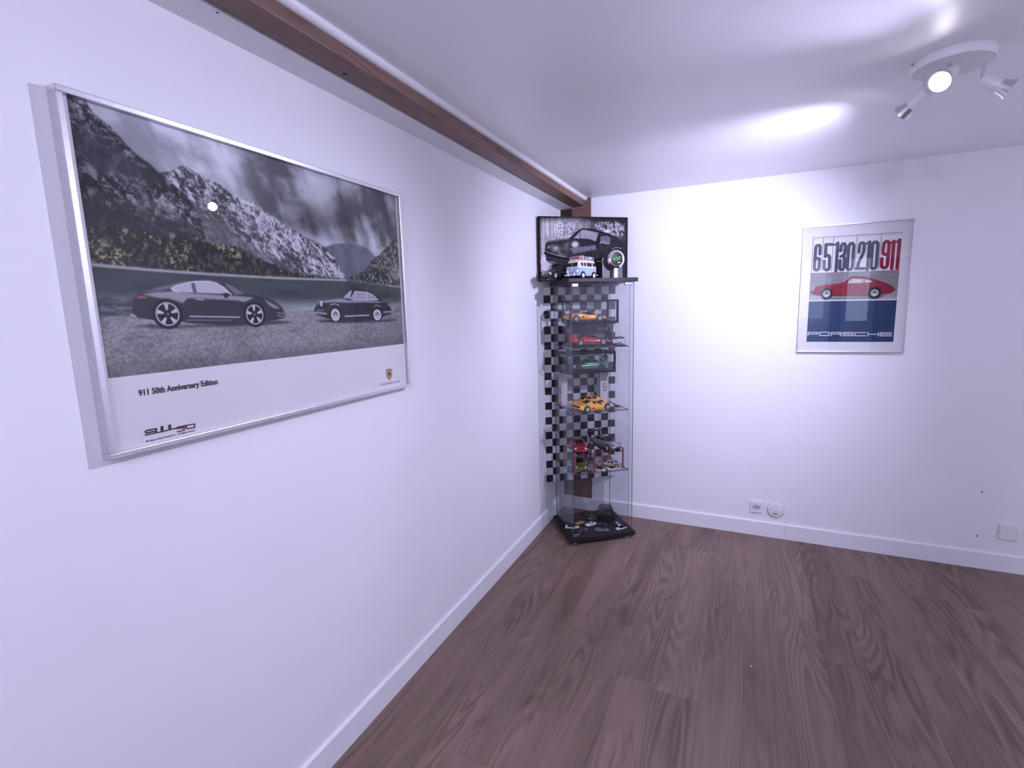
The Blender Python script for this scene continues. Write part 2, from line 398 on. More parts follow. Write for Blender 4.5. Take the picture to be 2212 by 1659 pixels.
# painted skirting with a rounded top edge
def skirt_prof(): return [(0,0),(0.012,0),(0.012,0.0965),(0.009,0.0965),(0.0035,0.0945),(0.0006,0.0915),(0,0.088)]
def skirting(name, p0, along, length, inward):
    a = Vector(along); n = Vector(inward); p = Vector(p0); pr = skirt_prof(); m = MB()
    vs = [p + n*(0.012-q) + Vector((0,0,h)) for q,h in pr] + [p + a*length + n*(0.012-q) + Vector((0,0,h)) for q,h in pr]
    N = len(pr)
    m.add(vs, [(i,(i+1)%N,N+(i+1)%N,N+i) for i in range(N)]+[tuple(range(N-1,-1,-1)),tuple(range(N,2*N))])
    o = struct(m.build(name, M_SKIRT))
    bm = bmesh.new(); bm.from_mesh(o.data); bmesh.ops.recalc_face_normals(bm, faces=bm.faces[:]); bm.to_mesh(o.data); bm.free()
    return o
skirting('baseboard_left', (X0, Y0, 0), (0,1,0), Y1-Y0-0.0122, (1,0,0))
JX = (1.4371, 0.0000, 0.0460)[0]
skirting('baseboard_back', (X0, Y1, 0), (1,0,0), JX-X0-0.0006, (0,-1,0))
skirting('baseboard_back', (JX+0.0006, Y1, 0), (1,0,0), X1-JX-0.014, (0,-1,0))
skirting('baseboard_right', (X1, Y0, 0), (0,1,0), Y1-Y0-0.0122, (-1,0,0))
skirting('baseboard_rear', (X0+0.0125, Y0, 0), (1,0,0), X1-X0-0.025, (0,1,0))

# exposed timber: beam over the left wall and the post it rests on
beam = thing('ceiling_beam', 'dark brown stained wooden beam running along the ceiling above the left wall', 'beam', (0.13, -1.0, 2.117))
def shift(m, p): m.v = [(a-p[0],b-p[1],c-p[2]) for a,b,c in m.v]; return m
bo = beam.location
shift(MB().box(0.0955, 0.1750, Y0, -0.004, 2.117, 2.30), bo).build('timber', M_BEAM, beam, bevel=0.002)
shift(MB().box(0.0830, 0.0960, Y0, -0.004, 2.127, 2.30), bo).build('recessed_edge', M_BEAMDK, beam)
kn = (0.1147, -2.1404, 2.1170)
shift(MB().cyl((kn[0],kn[1],2.1167),(kn[0],kn[1],2.1185),0.0075,n=12), bo).build('knot', M_BEAMDK, beam)
kn = (0.0753, -2.4878, 2.1170)
shift(MB().cyl((kn[0],kn[1],2.1167),(kn[0],kn[1],2.1185),0.003,n=10), bo).build('nail_hole', M_BEAMDK, beam)
post = thing('corner_post', 'brown wooden post standing in the room corner behind the glass cabinet', 'post', (0.15, 0.006, 0.0))
MB().box(-0.066, 0.065, -0.0045, 0.0055, 0.0, 2.115).build('upright', M_POST, post)
MB().box(0.0275, 0.065, -0.0045, 0.0055, 2.115, 2.1685).build('upright_top', M_POST, post)
MB().box(-0.146, -0.067, -0.0005, 0.0055, 0.0, 2.115).build('side_board', M_BEAMDK, post)

# ------------------------------------------------------------------ wall fittings on the back wall
def square_plate(name, label, c, w, h, kind):
    t = thing(name, label, 'socket' if kind == 'socket' else 'cover plate', c)
    m = MB(); r = 0.006; pts = []
    for cx,cy,a0 in ((w/2-r,h/2-r,0),(-w/2+r,h/2-r,90),(-w/2+r,-h/2+r,180),(w/2-r,-h/2+r,270)):
        for i in range(5):
            a = math.radians(a0+i*22.5); pts.append((cx+r*math.cos(a), cy+r*math.sin(a)))
    m.prism(pts, 0, 0.009)
    p = m.build('plate', M_WHITEP, t, rot=(PI/2,0,0), bevel=0.002)
    if kind == 'socket':
        hexp = [(-0.021,0.002),(-0.013,0.0125),(0.013,0.0125),(0.021,0.002),(0.013,-0.0085),(0.006,-0.0125),(-0.006,-0.0125),(-0.013,-0.0085)]
        MB().prism(hexp, 0.0088, 0.0098).build('insert', pm('socket_insert',(0.62,0.61,0.62),rough=0.4), t, rot=(PI/2,0,0))
        MB().strokes([[(-0.025,0.001),(-0.019,0.001),(-0.013,-0.0085),(-0.006,-0.0125),(0.006,-0.0125),(0.013,-0.0085),(0.019,0.001),(0.025,0.001)]], 0.0022, z=0.0101).build('recess_edge', M_BLACKW, t, rot=(PI/2,0,0))
        for x_, y_ in ((-0.0095,0.003),(0.0,0.0085),(0.0095,0.003)):
            MB().cyl((x_,-0.0097,y_),(x_,-0.0103,y_),0.0032,n=12).build('pin_hole', M_BLACK, t)
    else:
        for x_ in (-w/2+0.004, w/2-0.004):
            MB().cyl((x_,-0.0088,0.001),(x_,-0.0098,0.001),0.0022,n=10).build('screw', M_BLACKW, t)
    return t
square_plate('wall_socket', 'square white wall socket with three pin holes above the skirting', (1.2775, Y1-0.0, 0.186), 0.072, 0.074, 'socket')
square_plate('blank_cover_plate', 'square white blank cover plate with two dark screws low on wall', (2.466, Y1-0.0, 0.222), 0.073, 0.087, 'blank')
t = thing('round_cover_plate', 'round white cover plate with small dark marks beside the socket', 'cover plate', (1.384, Y1, 0.183))
MB().lathe([(0,0.046),(0.010,0.046),(0.013,0.044),(0.014,0.041),(0.0142,0.0)], (0,0,0), (0,-1,0), n=48).build('lid', M_WHITEP, t, auto=True)
MB().lathe([(0,0.0478),(0.004,0.0478),(0.004,0.0465)], (0,0,0), (0,-1,0), n=48).build('rim', pm('plate_rim',(0.5,0.5,0.52),rough=0.5), t, auto=True)
mk = MB(); mk.strokes([[(-0.015,-0.0215),(-0.004,-0.022),(0.014,-0.0225)]], 0.004, z=0.0146).strokes([[(-0.002,-0.024),(-0.003,-0.032)]], 0.002, z=0.0146)
mk.build('printed_mark', M_BLACKW, t, rot=(PI/2,0,0))
for y_ in (0.028, -0.006): MB().cyl((0.001,-0.0141,y_),(0.001,-0.0148,y_),0.0022,n=10).build('screw', M_BLACKW, t)
for q, lb in (((2.3446, 0.0120, 0.4278), 'tiny dark nail in the wall well above the blank cover plate'), ((2.3452, 0.0120, 0.1796), 'tiny dark nail in the wall left of the blank cover plate')):
    t = thing('wall_nail', lb, 'nail', (q[0], Y1, q[2])); MB().cyl((0,0.001,0),(0,-0.004,0),0.0022,n=10).build('shank', M_BLACKW, t); MB().cyl((0,-0.004,0),(0,-0.005,0),0.0034,n=12).build('head', M_BLACKW, t)

# ------------------------------------------------------------------ ceiling spotlight with three heads
def spot_head(root, name_i, base, mouth, aim, bulb_on, watt, half, blend, lightname):
    """stem from the plate, white socket tube, flared bright metal cup, glowing lens"""
    aim = Vector(aim).normalized(); mouth = Vector(mouth); o = Vector(root.location)
    tube0 = mouth - aim*0.082; tube1 = mouth - aim*0.030
    head = MB().lathe([(0,0.0),(0,0.017),(0.003,0.0185),(0.052,0.0185),(0.052,0.0)], tube0-o, aim, n=28).build('head', M_WHITEP, root, auto=True)
    MB().lathe([(-0.002,0.0150),(0.0,0.0195),(0.016,0.0225),(0.030,0.0285),(0.0305,0.0275),(0.016,0.0212),(0.006,0.018)], tube1-o, aim, n=32).build('reflector_cup', M_ALU, head, auto=True)
    MB().lathe([(0.020,0.0),(0.020,0.0225)], tube1-o, aim, n=28).build('lens', bulb_on, head)
    # stem and joint
    jp = tube0 + aim*0.012; st = Vector((base[0], base[1], CEIL-0.024))
    MB().cyl(st-o, Vector((base[0],base[1],jp.z+0.004))-o, 0.0055, n=14).build('stem', M_CHROME, root, auto=True)
    MB().cyl(Vector((base[0],base[1],jp.z+0.006))-o, jp-o, 0.0062, n=12).build('swivel_joint', M_CHROME, root, auto=True)
    ld = bpy.data.lights.new(lightname, 'SPOT'); ld.energy = watt; ld.color = LIGHT_COL; ld.spot_size = math.radians(2*half); ld.spot_blend = blend; ld.shadow_soft_size = 0.02
    lo = bpy.data.objects.new(lightname, ld); COL.objects.link(lo); lo.location = mouth + aim*0.004
    lo.rotation_euler = aim.to_track_quat('-Z', 'Y').to_euler()
M_LENS = pm('lamp_lens_lit', (0.9,0.9,0.9), rough=0.3, emit=(0.92,0.88,1.0), estr=60.0)
def ceiling_lamp(label, c, spots):
    t = thing('ceiling_spotlight', label, 'lamp', (c[0], c[1], CEIL))
    MB().lathe([(0,0.098),(0.004,0.100),(0.022,0.100),(0.026,0.097),(0.027,0.0)], (0,0,0), (0,0,-1), n=64).build('ceiling_plate', M_WHITEP, t, auto=True)
    MB().cyl((-0.0985,-0.02,-0.006),(-0.106,-0.021,-0.006),0.004,n=12).build('fixing_screw', M_CHROME, t)
    for i, s in enumerate(spots): spot_head(t, i, s['base'], s['pos'], s['aim'], M_LENS, s['watt'], s['half'], s['blend'], 'spot_light_%s' % s['key'])
    return t
L1C = (1.700, -1.272)
bases = {'camera': (1.672,-1.275), 'corner': (1.640,-1.245), 'right': (1.778,-1.262)}
ceiling_lamp('round white ceiling lamp with three swivelling spotlight heads in front of the back wall', L1C, [dict(SPOTS[k], key=k, base=bases[k]) for k in ('camera','corner','right')])
ceiling_lamp('added unseen fill lamp with three spotlight heads behind the camera', FILL_LAMP['pos'][:2],  # unseen lamp, added to fill the room with light
    [dict(key='rear_fill_a', base=(FILL_LAMP['pos'][0]-0.05,FILL_LAMP['pos'][1]+0.03), pos=(FILL_LAMP['pos'][0]-0.11,FILL_LAMP['pos'][1]+0.06,2.07), aim=(-0.60,0.75,0.05), watt=25.0, half=60, blend=0.5),
     dict(key='rear_fill_b', base=(FILL_LAMP['pos'][0]+0.05,FILL_LAMP['pos'][1]+0.03), pos=(FILL_LAMP['pos'][0]+0.11,FILL_LAMP['pos'][1]+0.06,2.07), aim=(0.6,0.75,-0.05), watt=30.0, half=60, blend=0.5),
     dict(key='rear_fill_c', base=(FILL_LAMP['pos'][0],FILL_LAMP['pos'][1]-0.05), pos=(FILL_LAMP['pos'][0],FILL_LAMP['pos'][1]-0.12,2.07), aim=(0.0,-0.8,-0.3), watt=125.0, half=60, blend=0.5)])

# ------------------------------------------------------------------ framed landscape poster, left wall
PIC_ROT = (PI/2, 0, PI/2)
def frame_rails(parent, w, h, bar, depth, m, rot=None):
    for a in ((0,w,0,bar),(0,w,h-bar,h),(0,bar,bar,h-bar),(w-bar,w,bar,h-bar)):
        MB().box(a[0],a[1],a[2],a[3],0.0,depth).build('frame_rail', m, parent, bevel=0.0012)
pic = thing('framed_landscape_poster', 'wide silver framed poster of two dark sports cars beside a mountain lake', 'poster', (X0, -2.785, 1.174))
pic.rotation_euler = PIC_ROT
PW_, PH_ = 1.0, 0.701
frame_rails(pic, PW_, PH_, 0.0115, 0.030, M_ALU)
MB().box(0.004, PW_-0.004, 0.004, PH_-0.004, 0.004, 0.018).build('paper', M_PAPER, pic)
MB().box(0.008, PW_-0.008, 0.008, PH_-0.008, 0.0235, 0.0255).build('glass', M_PICGLASS, pic)
def sstep(a,b,x): t = np.clip((x-a)/(b-a),0,1); return t*t*(3-2*t)

R_ = Ras(2.2, 16.25, 98.2, 69.2, 660, 364); U, V = R_.U, R_.V
# sky
wn = R_.noise(0.05,0.05,4,3)*14
n1 = R_.noise(0.055,0.10,5,11,0.55,du=wn,dv=wn*0.6); n2 = R_.noise(0.16,0.05,4,21,0.55,du=V*0.35)
sky = 0.10+0.62*sstep(0.34,0.72,0.62*n1+0.38*n2)
sky += 0.30*np.exp(-((U-16)/20)**2)*sstep(30,66,V)*(0.55+0.45*n1)
sky *= 1-0.55*np.exp(-(((U-62)/18)**2+((V-56)/9)**2))
sky *= 1-0.5*sstep(80,98,U)*sstep(50,66,V)
sky += 0.34*np.exp(-(((U-84)/13)**2+((V-43)/3.5)**2))*(0.4+0.9*n2)
sky += 0.20*np.exp(-(((U-78)/8)**2+((V-52)/5)**2))*sstep(0.4,0.7,n2)
sky = np.clip(sky,0.06,0.72)
R_.img = np.stack([sky*0.98, sky*1.0, sky*1.06], -1)
def rock(seed, lo, hi, shear, su=0.9, sv=0.45, thr=(0.45,0.72)):
    w = R_.noise(0.25,0.25,4,seed+5)*5
    a = R_.noise(su,sv,4,seed,0.7,du=V*shear+w); c = R_.noise(0.10,0.10,3,seed+9); f = R_.noise(1.6,1.4,3,seed+3,0.8)
    k = sstep(thr[0],thr[1],0.46*a+0.26*c+0.28*f); return lo+(hi-lo)*k
def tint(a, c): return np.stack([a*c[0],a*c[1],a*c[2]],-1)
far = [(57.67,49.57),(62.88,47.86),(66.59,49.17),(71.92,49.95),(77.50,49.88),(81.64,49.16),(84.95,47.16),(91.38,46.50),(99.55,48.40),(98.51,37.59),(52.56,38.07)]
R_.put(tint(0.09+0.10*R_.noise(0.5,0.3,4,31),(0.95,0.98,1.15)), R_.mask(far,0.5))
mid = [(15.22,59.27),(17.27,58.86),(19.54,59.56),(20.98,60.62),(22.44,61.64),(24.32,60.95),(27.06,60.03),(30.82,59.14),(32.93,57.94),(34.67,56.91),(40.02,56.60),(44.48,54.17),(49.32,52.13),(56.40,49.77),(62.87,47.75),(66.20,45.56),(68.09,42.52),(70.75,38.88),(26.44,37.30),(12.28,46.71)]
R_.put(tint(rock(41,0.05,0.62,0.8,1.0,0.55,(0.42,0.66)),(1,1,1.05)), R_.mask(mid,0.4))
# darker foot of the middle slope
R_.put(tint(0.06+0.10*R_.noise(0.4,0.4,4,43),(1,1,1.02)), R_.mask([(23.42,53.61),(26.57,52.59),(32.37,49.40),(39.24,45.49),(46.96,41.59),(52.67,39.05),(26.44,37.30),(19.09,43.85)],3.0),0.75)
mist = R_.noise(0.12,0.25,4,51)
R_.put((0.50,0.50,0.56), np.exp(-(((U-83)/9)**2+((V-34.5)/2.2)**2))*sstep(0.35,0.7,mist), 0.8)
lft = [(1.84,69.61),(2.56,69.12),(4.90,69.32),(6.44,67.02),(8.91,65.54),(11.09,63.20),(12.81,61.53),(15.33,60.18),(17.24,58.60),(19.26,57.30),(22.42,55.14),(24.25,52.21),(25.54,49.27),(25.79,46.14),(23.08,44.26),(0.94,41.97)]
R_.put(tint(rock(61,0.022,0.40,0.55,1.1,0.8,(0.50,0.72)),(1,0.98,1.03)), R_.mask(lft,0.35))
R_.put(tint(0.030+0.05*R_.noise(0.8,0.6,4,63),(0.9,0.95,1.25)), R_.mask([(2.47,67.42),(5.23,64.28),(8.58,63.00),(11.46,61.11),(15.22,59.27),(17.01,56.83),(12.04,55.43),(7.63,55.51),(4.25,56.71),(2.86,58.90)],3.5),0.8)
R_.put(tint(0.42*R_.noise(0.9,0.5,5,64)+0.05,(1,0.97,0.97)), R_.mask([(2.57,58.82),(5.14,56.92),(10.84,56.21),(16.55,53.13),(22.27,50.74),(25.09,47.24),(20.44,48.56),(12.73,50.32),(7.01,50.73),(3.36,52.03)],3.5)*sstep(0.46,0.60,0.6*R_.noise(0.7,0.5,4,65,0.6,du=V*0.5)+0.4*R_.noise(1.6,1.4,3,66,0.8)),0.85)
R_.put((0.045,0.043,0.050), R_.mask([(2.36,48.63),(9.25,48.72),(19.80,49.60),(25.23,48.44),(23.27,45.85),(12.09,45.27),(2.22,45.37)],2.2), 0.7)
# trees by the far shore
fst = [(1.98,45.66),(7.36,46.23),(10.85,46.00),(15.58,45.32),(21.24,45.53),(26.53,45.22),(31.87,45.17),(35.57,44.26),(38.95,43.03),(44.11,41.39),(48.51,39.79),(59.20,39.28),(70.72,38.61),(46.53,37.80),(26.50,37.80),(11.19,38.09),(1.89,38.38)]
fn = R_.noise(1.5,1.2,4,71,0.75); fc = R_.noise(0.16,0.2,3,73)
fa = 0.016+0.24*sstep(0.46,0.76,fn)*(0.35+0.9*sstep(0.35,0.65,fc))
fw = R_.noise(0.6,0.6,4,77)*2.2-1.1
fmask = np.clip((R_.dist(fst)*np.where(R_.inside(fst),1,-1)+fw*0.6)/0.6+0.5,0,1)
fade = sstep(62,40,U)
R_.put(np.stack([fa*(0.75+0.40*fade*fc*1.6), fa*(0.80+0.28*fade*fc*1.6), fa*(0.72-0.18*fade*fc)],-1), fmask)
hil = [(102.46,56.87),(98.17,55.41),(93.93,52.79),(88.76,48.67),(82.97,45.14),(80.06,42.18),(70.74,38.77),(82.23,37.94),(100.56,37.02)]
ha = 0.025+0.34*sstep(0.46,0.76,R_.noise(1.6,1.3,4,81,0.75)); R_.put(np.stack([ha*0.95,ha,ha*0.8],-1), R_.mask(hil,0.5))
R_.put((0.45,0.45,0.50), np.exp(-(((U-96)/3)**2+((V-42)/2)**2))*sstep(0.4,0.7,mist),0.5)
# lake
lk = [(0.49,38.48),(2.46,38.39),(11.18,38.02),(26.50,37.80),(46.53,37.80),(70.69,38.33),(82.20,37.65),(101.61,36.72),(100.52,25.33),(-0.86,28.10)]
wl = R_.noise(0.08,0.5,4,91); dep = sstep(20,62,U); vv = sstep(33.5,27,V)
la = 0.035+0.05*wl+(0.46*vv*dep+0.22*sstep(27,21,V))*(0.6+0.8*wl)+0.10*np.exp(-(((U-84)/5)**2+((V-27)/4)**2))*0
la *= 1-0.6*np.exp(-(((U-93)/9)**2+((V-30.5)/2.5)**2))
R_.put(np.stack([la*0.82,la*1.02,la*1.02],-1), R_.mask(lk,0.25))
shore = [(1.90,38.48),(11.19,38.13),(26.51,37.88),(46.54,37.89),(70.69,38.39)]
R_.put((0.42,0.41,0.40), R_.line(shore,0.55,0.35), 0.8)
R_.put((0.36,0.37,0.38), R_.mask([(1.94,32.10),(13.99,32.60),(51.73,30.65),(101.14,31.85),(100.64,26.64),(1.42,28.04)],2.5)*sstep(0.35,0.7,R_.noise(0.3,0.9,4,95)),0.45)
R_.put((0.10,0.11,0.12), R_.line([(1.52,28.78),(8.03,28.94)],0.9,0.8)*R_.noise(0.8,0.8,3,97),0.9)
# gravel
gr = [(-0.83,28.27),(2.66,28.49),(8.33,28.65),(25.39,28.63),(47.29,29.02),(101.99,29.37),(101.66,2.50),(-2.32,16.77)]
ga = 0.22+0.34*(R_.noise(1.7,2.4,3,101,0.8)-0.42)+0.16*(R_.noise(0.12,0.3,3,103)-0.5)
ga *= 1-0.38*sstep(21,16.5,V); ga *= 1-0.25*sstep(84,97,U)
R_.put(tint(np.clip(ga,0.03,0.6),(1.0,0.97,0.98)), R_.mask(gr,0.25))
# the modern dark coupe
T1 = '250,560,5.53'
R_.put((0.03,0.03,0.035), R_.mask([(8.28,26.38),(11.41,26.78),(14.75,26.12),(21.86,26.22),(30.28,26.21),(42.54,26.57),(48.58,26.04),(45.13,25.47),(36.03,25.37),(19.84,25.63),(12.62,25.66)],0.7),0.9)
body = [(8.13,28.28),(8.21,29.82),(8.44,31.36),(8.94,32.22),(9.76,33.06),(11.10,33.46),(12.67,34.20),(14.81,35.01),(17.37,35.75),(19.25,36.20),(22.14,36.55),(25.14,36.71),(27.82,36.60),(29.05,36.19),(31.34,35.12),(33.06,34.35),(34.83,33.55),(38.15,32.97),(40.62,32.53),(42.62,31.88),(44.62,30.59),(45.72,29.45),(45.73,28.31),(46.01,27.16),(43.91,26.80),(39.90,26.32),(33.44,25.75),(29.33,25.70),(19.96,26.58),(17.39,27.09),(12.83,27.36),(10.07,27.88)]
R_.put((0.035,0.034,0.042), R_.mask(body))
R_.put((0.40,0.39,0.43), R_.mask([(10.70,32.94),(12.57,33.36),(15.33,33.59),(17.12,33.69),(21.74,33.31),(27.81,33.03),(32.20,32.89),(36.62,32.53),(34.11,31.45),(32.08,31.86),(26.64,32.06),(21.62,32.32),(19.89,32.25),(18.64,31.21),(17.58,31.58),(15.85,32.12),(13.78,32.24),(12.14,32.61)],0.5)*R_.mask(body),0.75)
R_.put((0.20,0.20,0.23), R_.mask([(11.09,33.43),(13.72,34.50),(19.23,36.01),(25.12,36.56),(28.82,36.04),(26.71,36.16),(22.07,36.01),(19.16,35.45),(16.68,34.49),(14.67,33.86)],0.5),0.75)
R_.put((0.48,0.47,0.52), R_.mask([(16.66,34.35),(17.62,34.85),(19.53,35.41),(22.06,35.90),(25.06,36.05),(27.08,35.74),(28.89,34.81),(30.50,33.31),(24.74,33.47),(22.16,33.51),(18.01,33.58),(16.96,33.86)]))
R_.put((0.10,0.10,0.12), R_.mask([(21.03,35.65),(21.86,35.82),(22.20,33.55),(21.29,33.57)]))
R_.put((0.62,0.61,0.66), R_.line([(18.01,33.58),(16.95,33.81),(16.57,34.31),(17.63,34.92),(19.54,35.51),(22.07,36.01),(25.07,36.17),(27.10,35.86),(28.90,34.93),(30.67,33.27)],0.28))
R_.put((0.16,0.16,0.18), R_.mask([(29.14,36.05),(30.94,35.47),(34.36,33.55),(31.79,33.21),(29.79,35.07)]))
R_.put((0.02,0.02,0.024), R_.mask([(27.97,33.43),(29.40,33.66),(30.35,33.37),(29.69,32.45),(28.81,32.34),(28.67,33.04)]))
R_.put((0.30,0.10,0.10), R_.mask([(9.23,32.05),(9.72,32.75),(11.46,32.46),(11.25,32.11)]))
R_.put((0.42,0.41,0.46), R_.line([(19.96,28.15),(24.08,27.98),(32.27,27.67)],0.30)); R_.put((0.25,0.24,0.28), R_.line([(19.10,27.30),(29.93,26.99)],0.18),0.7)
R_.put((0.40,0.39,0.43), R_.mask([(40.06,32.13),(41.27,31.48),(43.02,30.70),(44.53,29.80),(42.90,29.70),(41.17,30.60)],0.4),0.6); R_.put((0.35,0.34,0.38), R_.line([(43.57,28.57),(45.59,28.31)],0.2)); R_.put((0.35,0.34,0.38), R_.line([(43.63,27.90),(45.62,27.40)],0.2))
R_.put((0.5,0.49,0.53), R_.line([(7.96,28.80),(8.69,28.35)],0.3)); R_.put((0.40,0.39,0.43), R_.line([(21.79,32.08),(23.54,31.90)],0.35),0.8)
def wheel(c, rim, k=5, hub=0.2, spoke=True):
    (cx,cy), (ax,ay), (bx,by) = c[0], c[1], c[2]
    rx = abs(ax-cx); ry = abs(by-cy)
    R_.put((0.012,0.012,0.014), R_.ellipse((cx,cy),rx*1.32,ry*1.30)); R_.put((0.55,0.54,0.58), R_.ellipse((cx,cy),rx,ry)); R_.put((0.012,0.012,0.014), R_.ellipse((cx,cy),rx*0.91,ry*0.91))
    for i in range(k):
        a = math.radians(90+i*360/k+3); p0 = (cx+rx*0.36*math.cos(a), cy+ry*0.36*math.sin(a)); p1 = (cx+rx*0.9*math.cos(a), cy+ry*0.9*math.sin(a)); da = 0.20
        q = [(cx+rx*0.36*math.cos(a-0.18),cy+ry*0.36*math.sin(a-0.18)),(cx+rx*0.9*math.cos(a-da),cy+ry*0.9*math.sin(a-da)),(cx+rx*0.9*math.cos(a+da),cy+ry*0.9*math.sin(a+da)),(cx+rx*0.36*math.cos(a+0.18),cy+ry*0.36*math.sin(a+0.18))]
        R_.put((0.58,0.57,0.62), R_.mask(q))
    R_.put((0.14,0.14,0.16), R_.ellipse((cx,cy),rx*0.12,ry*0.12))
wheel([(15.12,28.75),(17.59,28.71),(14.80,26.21)],1); wheel([(36.66,28.25),(39.15,28.21),(36.37,25.72)],1)
# the older coupe
R_.put((0.03,0.03,0.035), R_.mask([(56.64,26.03),(61.61,26.39),(80.35,25.45),(93.84,25.51),(94.75,24.88),(84.57,24.75),(68.51,24.88),(58.84,25.47)],0.6),0.9)
bd2 = [(56.25,28.86),(56.71,29.58),(58.11,31.29),(58.57,31.91),(60.23,32.17),(63.63,32.44),(67.70,32.71),(69.44,33.67),(71.44,35.02),(72.83,35.72),(76.54,35.90),(80.13,35.44),(82.95,34.39),(86.70,32.79),(89.69,31.12),(91.87,29.64),(92.50,28.39),(91.17,27.28),(87.18,26.42),(86.42,25.56),(80.35,25.45),(67.12,25.58),(62.29,26.37),(60.31,26.80),(57.78,27.65)]
R_.put((0.035,0.034,0.042), R_.mask(bd2))
R_.put((0.42,0.41,0.46), R_.mask([(58.88,31.79),(63.61,32.27),(67.87,32.61),(71.49,31.98),(81.01,31.90),(87.93,31.64),(85.24,31.35),(78.49,31.47),(70.68,31.37),(67.03,31.44),(64.22,31.56),(60.80,31.30)],0.4)*R_.mask(bd2),0.7)
R_.put((0.40,0.39,0.44), R_.mask([(68.62,32.83),(71.82,35.08),(72.79,35.26),(71.64,32.65)])); R_.put((0.34,0.33,0.37), R_.mask([(71.99,32.38),(74.28,34.87),(79.73,34.77),(82.90,33.88),(85.17,32.43),(84.67,32.20),(73.03,32.18)]))
R_.put((0.62,0.61,0.66), R_.line([(71.83,32.33),(74.17,34.98),(79.74,34.83),(82.91,33.94),(85.16,32.32),(73.03,32.13)],0.2)); R_.put((0.60,0.59,0.64), R_.line([(74.47,34.88),(74.00,32.24)],0.22)); R_.put((0.60,0.59,0.64), R_.line([(79.97,34.72),(79.47,32.22)],0.3))
R_.put((0.60,0.59,0.64), R_.ellipse([(59.45,31.05)][0],0.45,0.85)); R_.put((0.55,0.54,0.58), R_.line([(58.57,31.91),(58.28,30.80)],0.25))
R_.put((0.30,0.12,0.13), R_.line([(57.61,29.08),(60.06,29.11)],0.45)); R_.put((0.40,0.39,0.43), R_.line([(56.75,28.48),(61.11,28.04)],0.5),0.8); R_.put((0.40,0.39,0.43), R_.line([(87.80,28.10),(92.20,28.24)],0.4),0.8)
R_.put((0.55,0.54,0.58), R_.line([(68.92,27.06),(80.11,27.20)],0.3)); R_.put((0.45,0.44,0.48), R_.line([(63.09,30.67),(64.86,31.05),(66.57,30.53)],0.25)); R_.put((0.40,0.39,0.43), R_.line([(82.96,30.21),(84.71,30.49),(86.43,30.05)],0.22))
for c in ([(64.84,27.59),(66.69,27.55),(64.64,25.71)],[(84.38,27.20),(86.41,27.16),(84.19,25.34)]):
    cx,cy = c[0]; rx = c[1][0]-cx; ry = cy-c[2][1]
    R_.put((0.012,0.012,0.014), R_.ellipse((cx,cy),rx*1.35,ry*1.15)); R_.put((0.60,0.59,0.63), R_.ellipse((cx,cy),rx,ry)); R_.put((0.20,0.20,0.22), R_.ellipse((cx,cy),rx*0.62,ry*0.62)); R_.put((0.5,0.49,0.53), R_.ellipse((cx,cy-ry*0.25),rx*0.45,ry*0.25))
M_INK = vcol_mat('printed_ink')
prn = link('print', R_.mesh('landscape_print'), M_INK, pic, loc=(0,0,0.0184))

M_INKB = pm('ink_black', (0.018,0.016,0.020), rough=0.5); M_INKR = pm('ink_dark_red', (0.16,0.012,0.020), rough=0.5); M_INKG = pm('ink_grey', (0.20,0.19,0.21), rough=0.5)
def word(parent, body, p0, p1, h, m, bold=0.0, name='lettering'):
    """flat lettering from p0 (cm, baseline) to the length given by p1, cap height h"""
    me = text_mesh(body, 1.0, bold); xs = np.array([v.co[0] for v in me.vertices]); ys = np.array([v.co[1] for v in me.vertices])
    w = math.dist(p0,p1)*0.01; a = math.atan2(p1[1]-p0[1],p1[0]-p0[0]); hh = h*0.01
    me.transform(Matrix.Translation((p0[0]*0.01,p0[1]*0.01,0.0188))@Matrix.Rotation(a,4,'Z')@Matrix.Diagonal((w/(xs.max()-xs.min()),hh/0.70,1,1))@Matrix.Translation((-xs.min(),0,0)))
    return link(name, me, m, parent)
pp = [(7.19,11.84),(24.63,11.93)]
word(pic, '911 50th Anniversary Edition', (pp[0][0],pp[0][1]), (pp[1][0],pp[0][1]), 1.25, M_INKB, 0.036)
pp = [(7.28,1.73),(17.95,1.76)]
word(pic, '50 Years of the Porsche 911 \u2013 Tradition: Future.', (pp[0][0],pp[0][1]), (pp[1][0],pp[0][1]), 0.42, M_INKB, 0.02)
cm = lambda P: [(x*0.01,y*0.01) for x,y in P]
lg = MB()
lg.strokes([cm([(9.57,3.42),(9.66,4.20),(7.78,4.26),(7.46,4.08),(7.57,3.76),(9.52,3.68)])], 0.0032, z=0.0189)
lg.strokes([cm([(7.29,3.33),(10.09,3.29),(12.79,3.34),(14.78,3.38),(16.12,3.32)])], 0.0026, z=0.0190)
lg.strokes([cm([(10.84,4.52),(10.76,3.39)]), cm([(12.48,4.49),(12.41,3.37)])], 0.0058, z=0.0191)
lg.build('anniversary_logo', M_INKB, pic)
lg = MB(); lg.strokes([cm([(16.06,3.51),(13.96,3.53),(13.93,3.25),(15.50,3.08),(15.43,2.54),(13.81,2.53)])], 0.0028, z=0.0192)
lg.strokes([cm([(16.06,3.51),(17.79,3.45),(17.93,3.21),(17.81,2.62),(16.13,2.68),(15.99,2.89),(16.06,3.51)])], 0.0028, z=0.0192)
lg.build('anniversary_logo', M_INKR, pic)
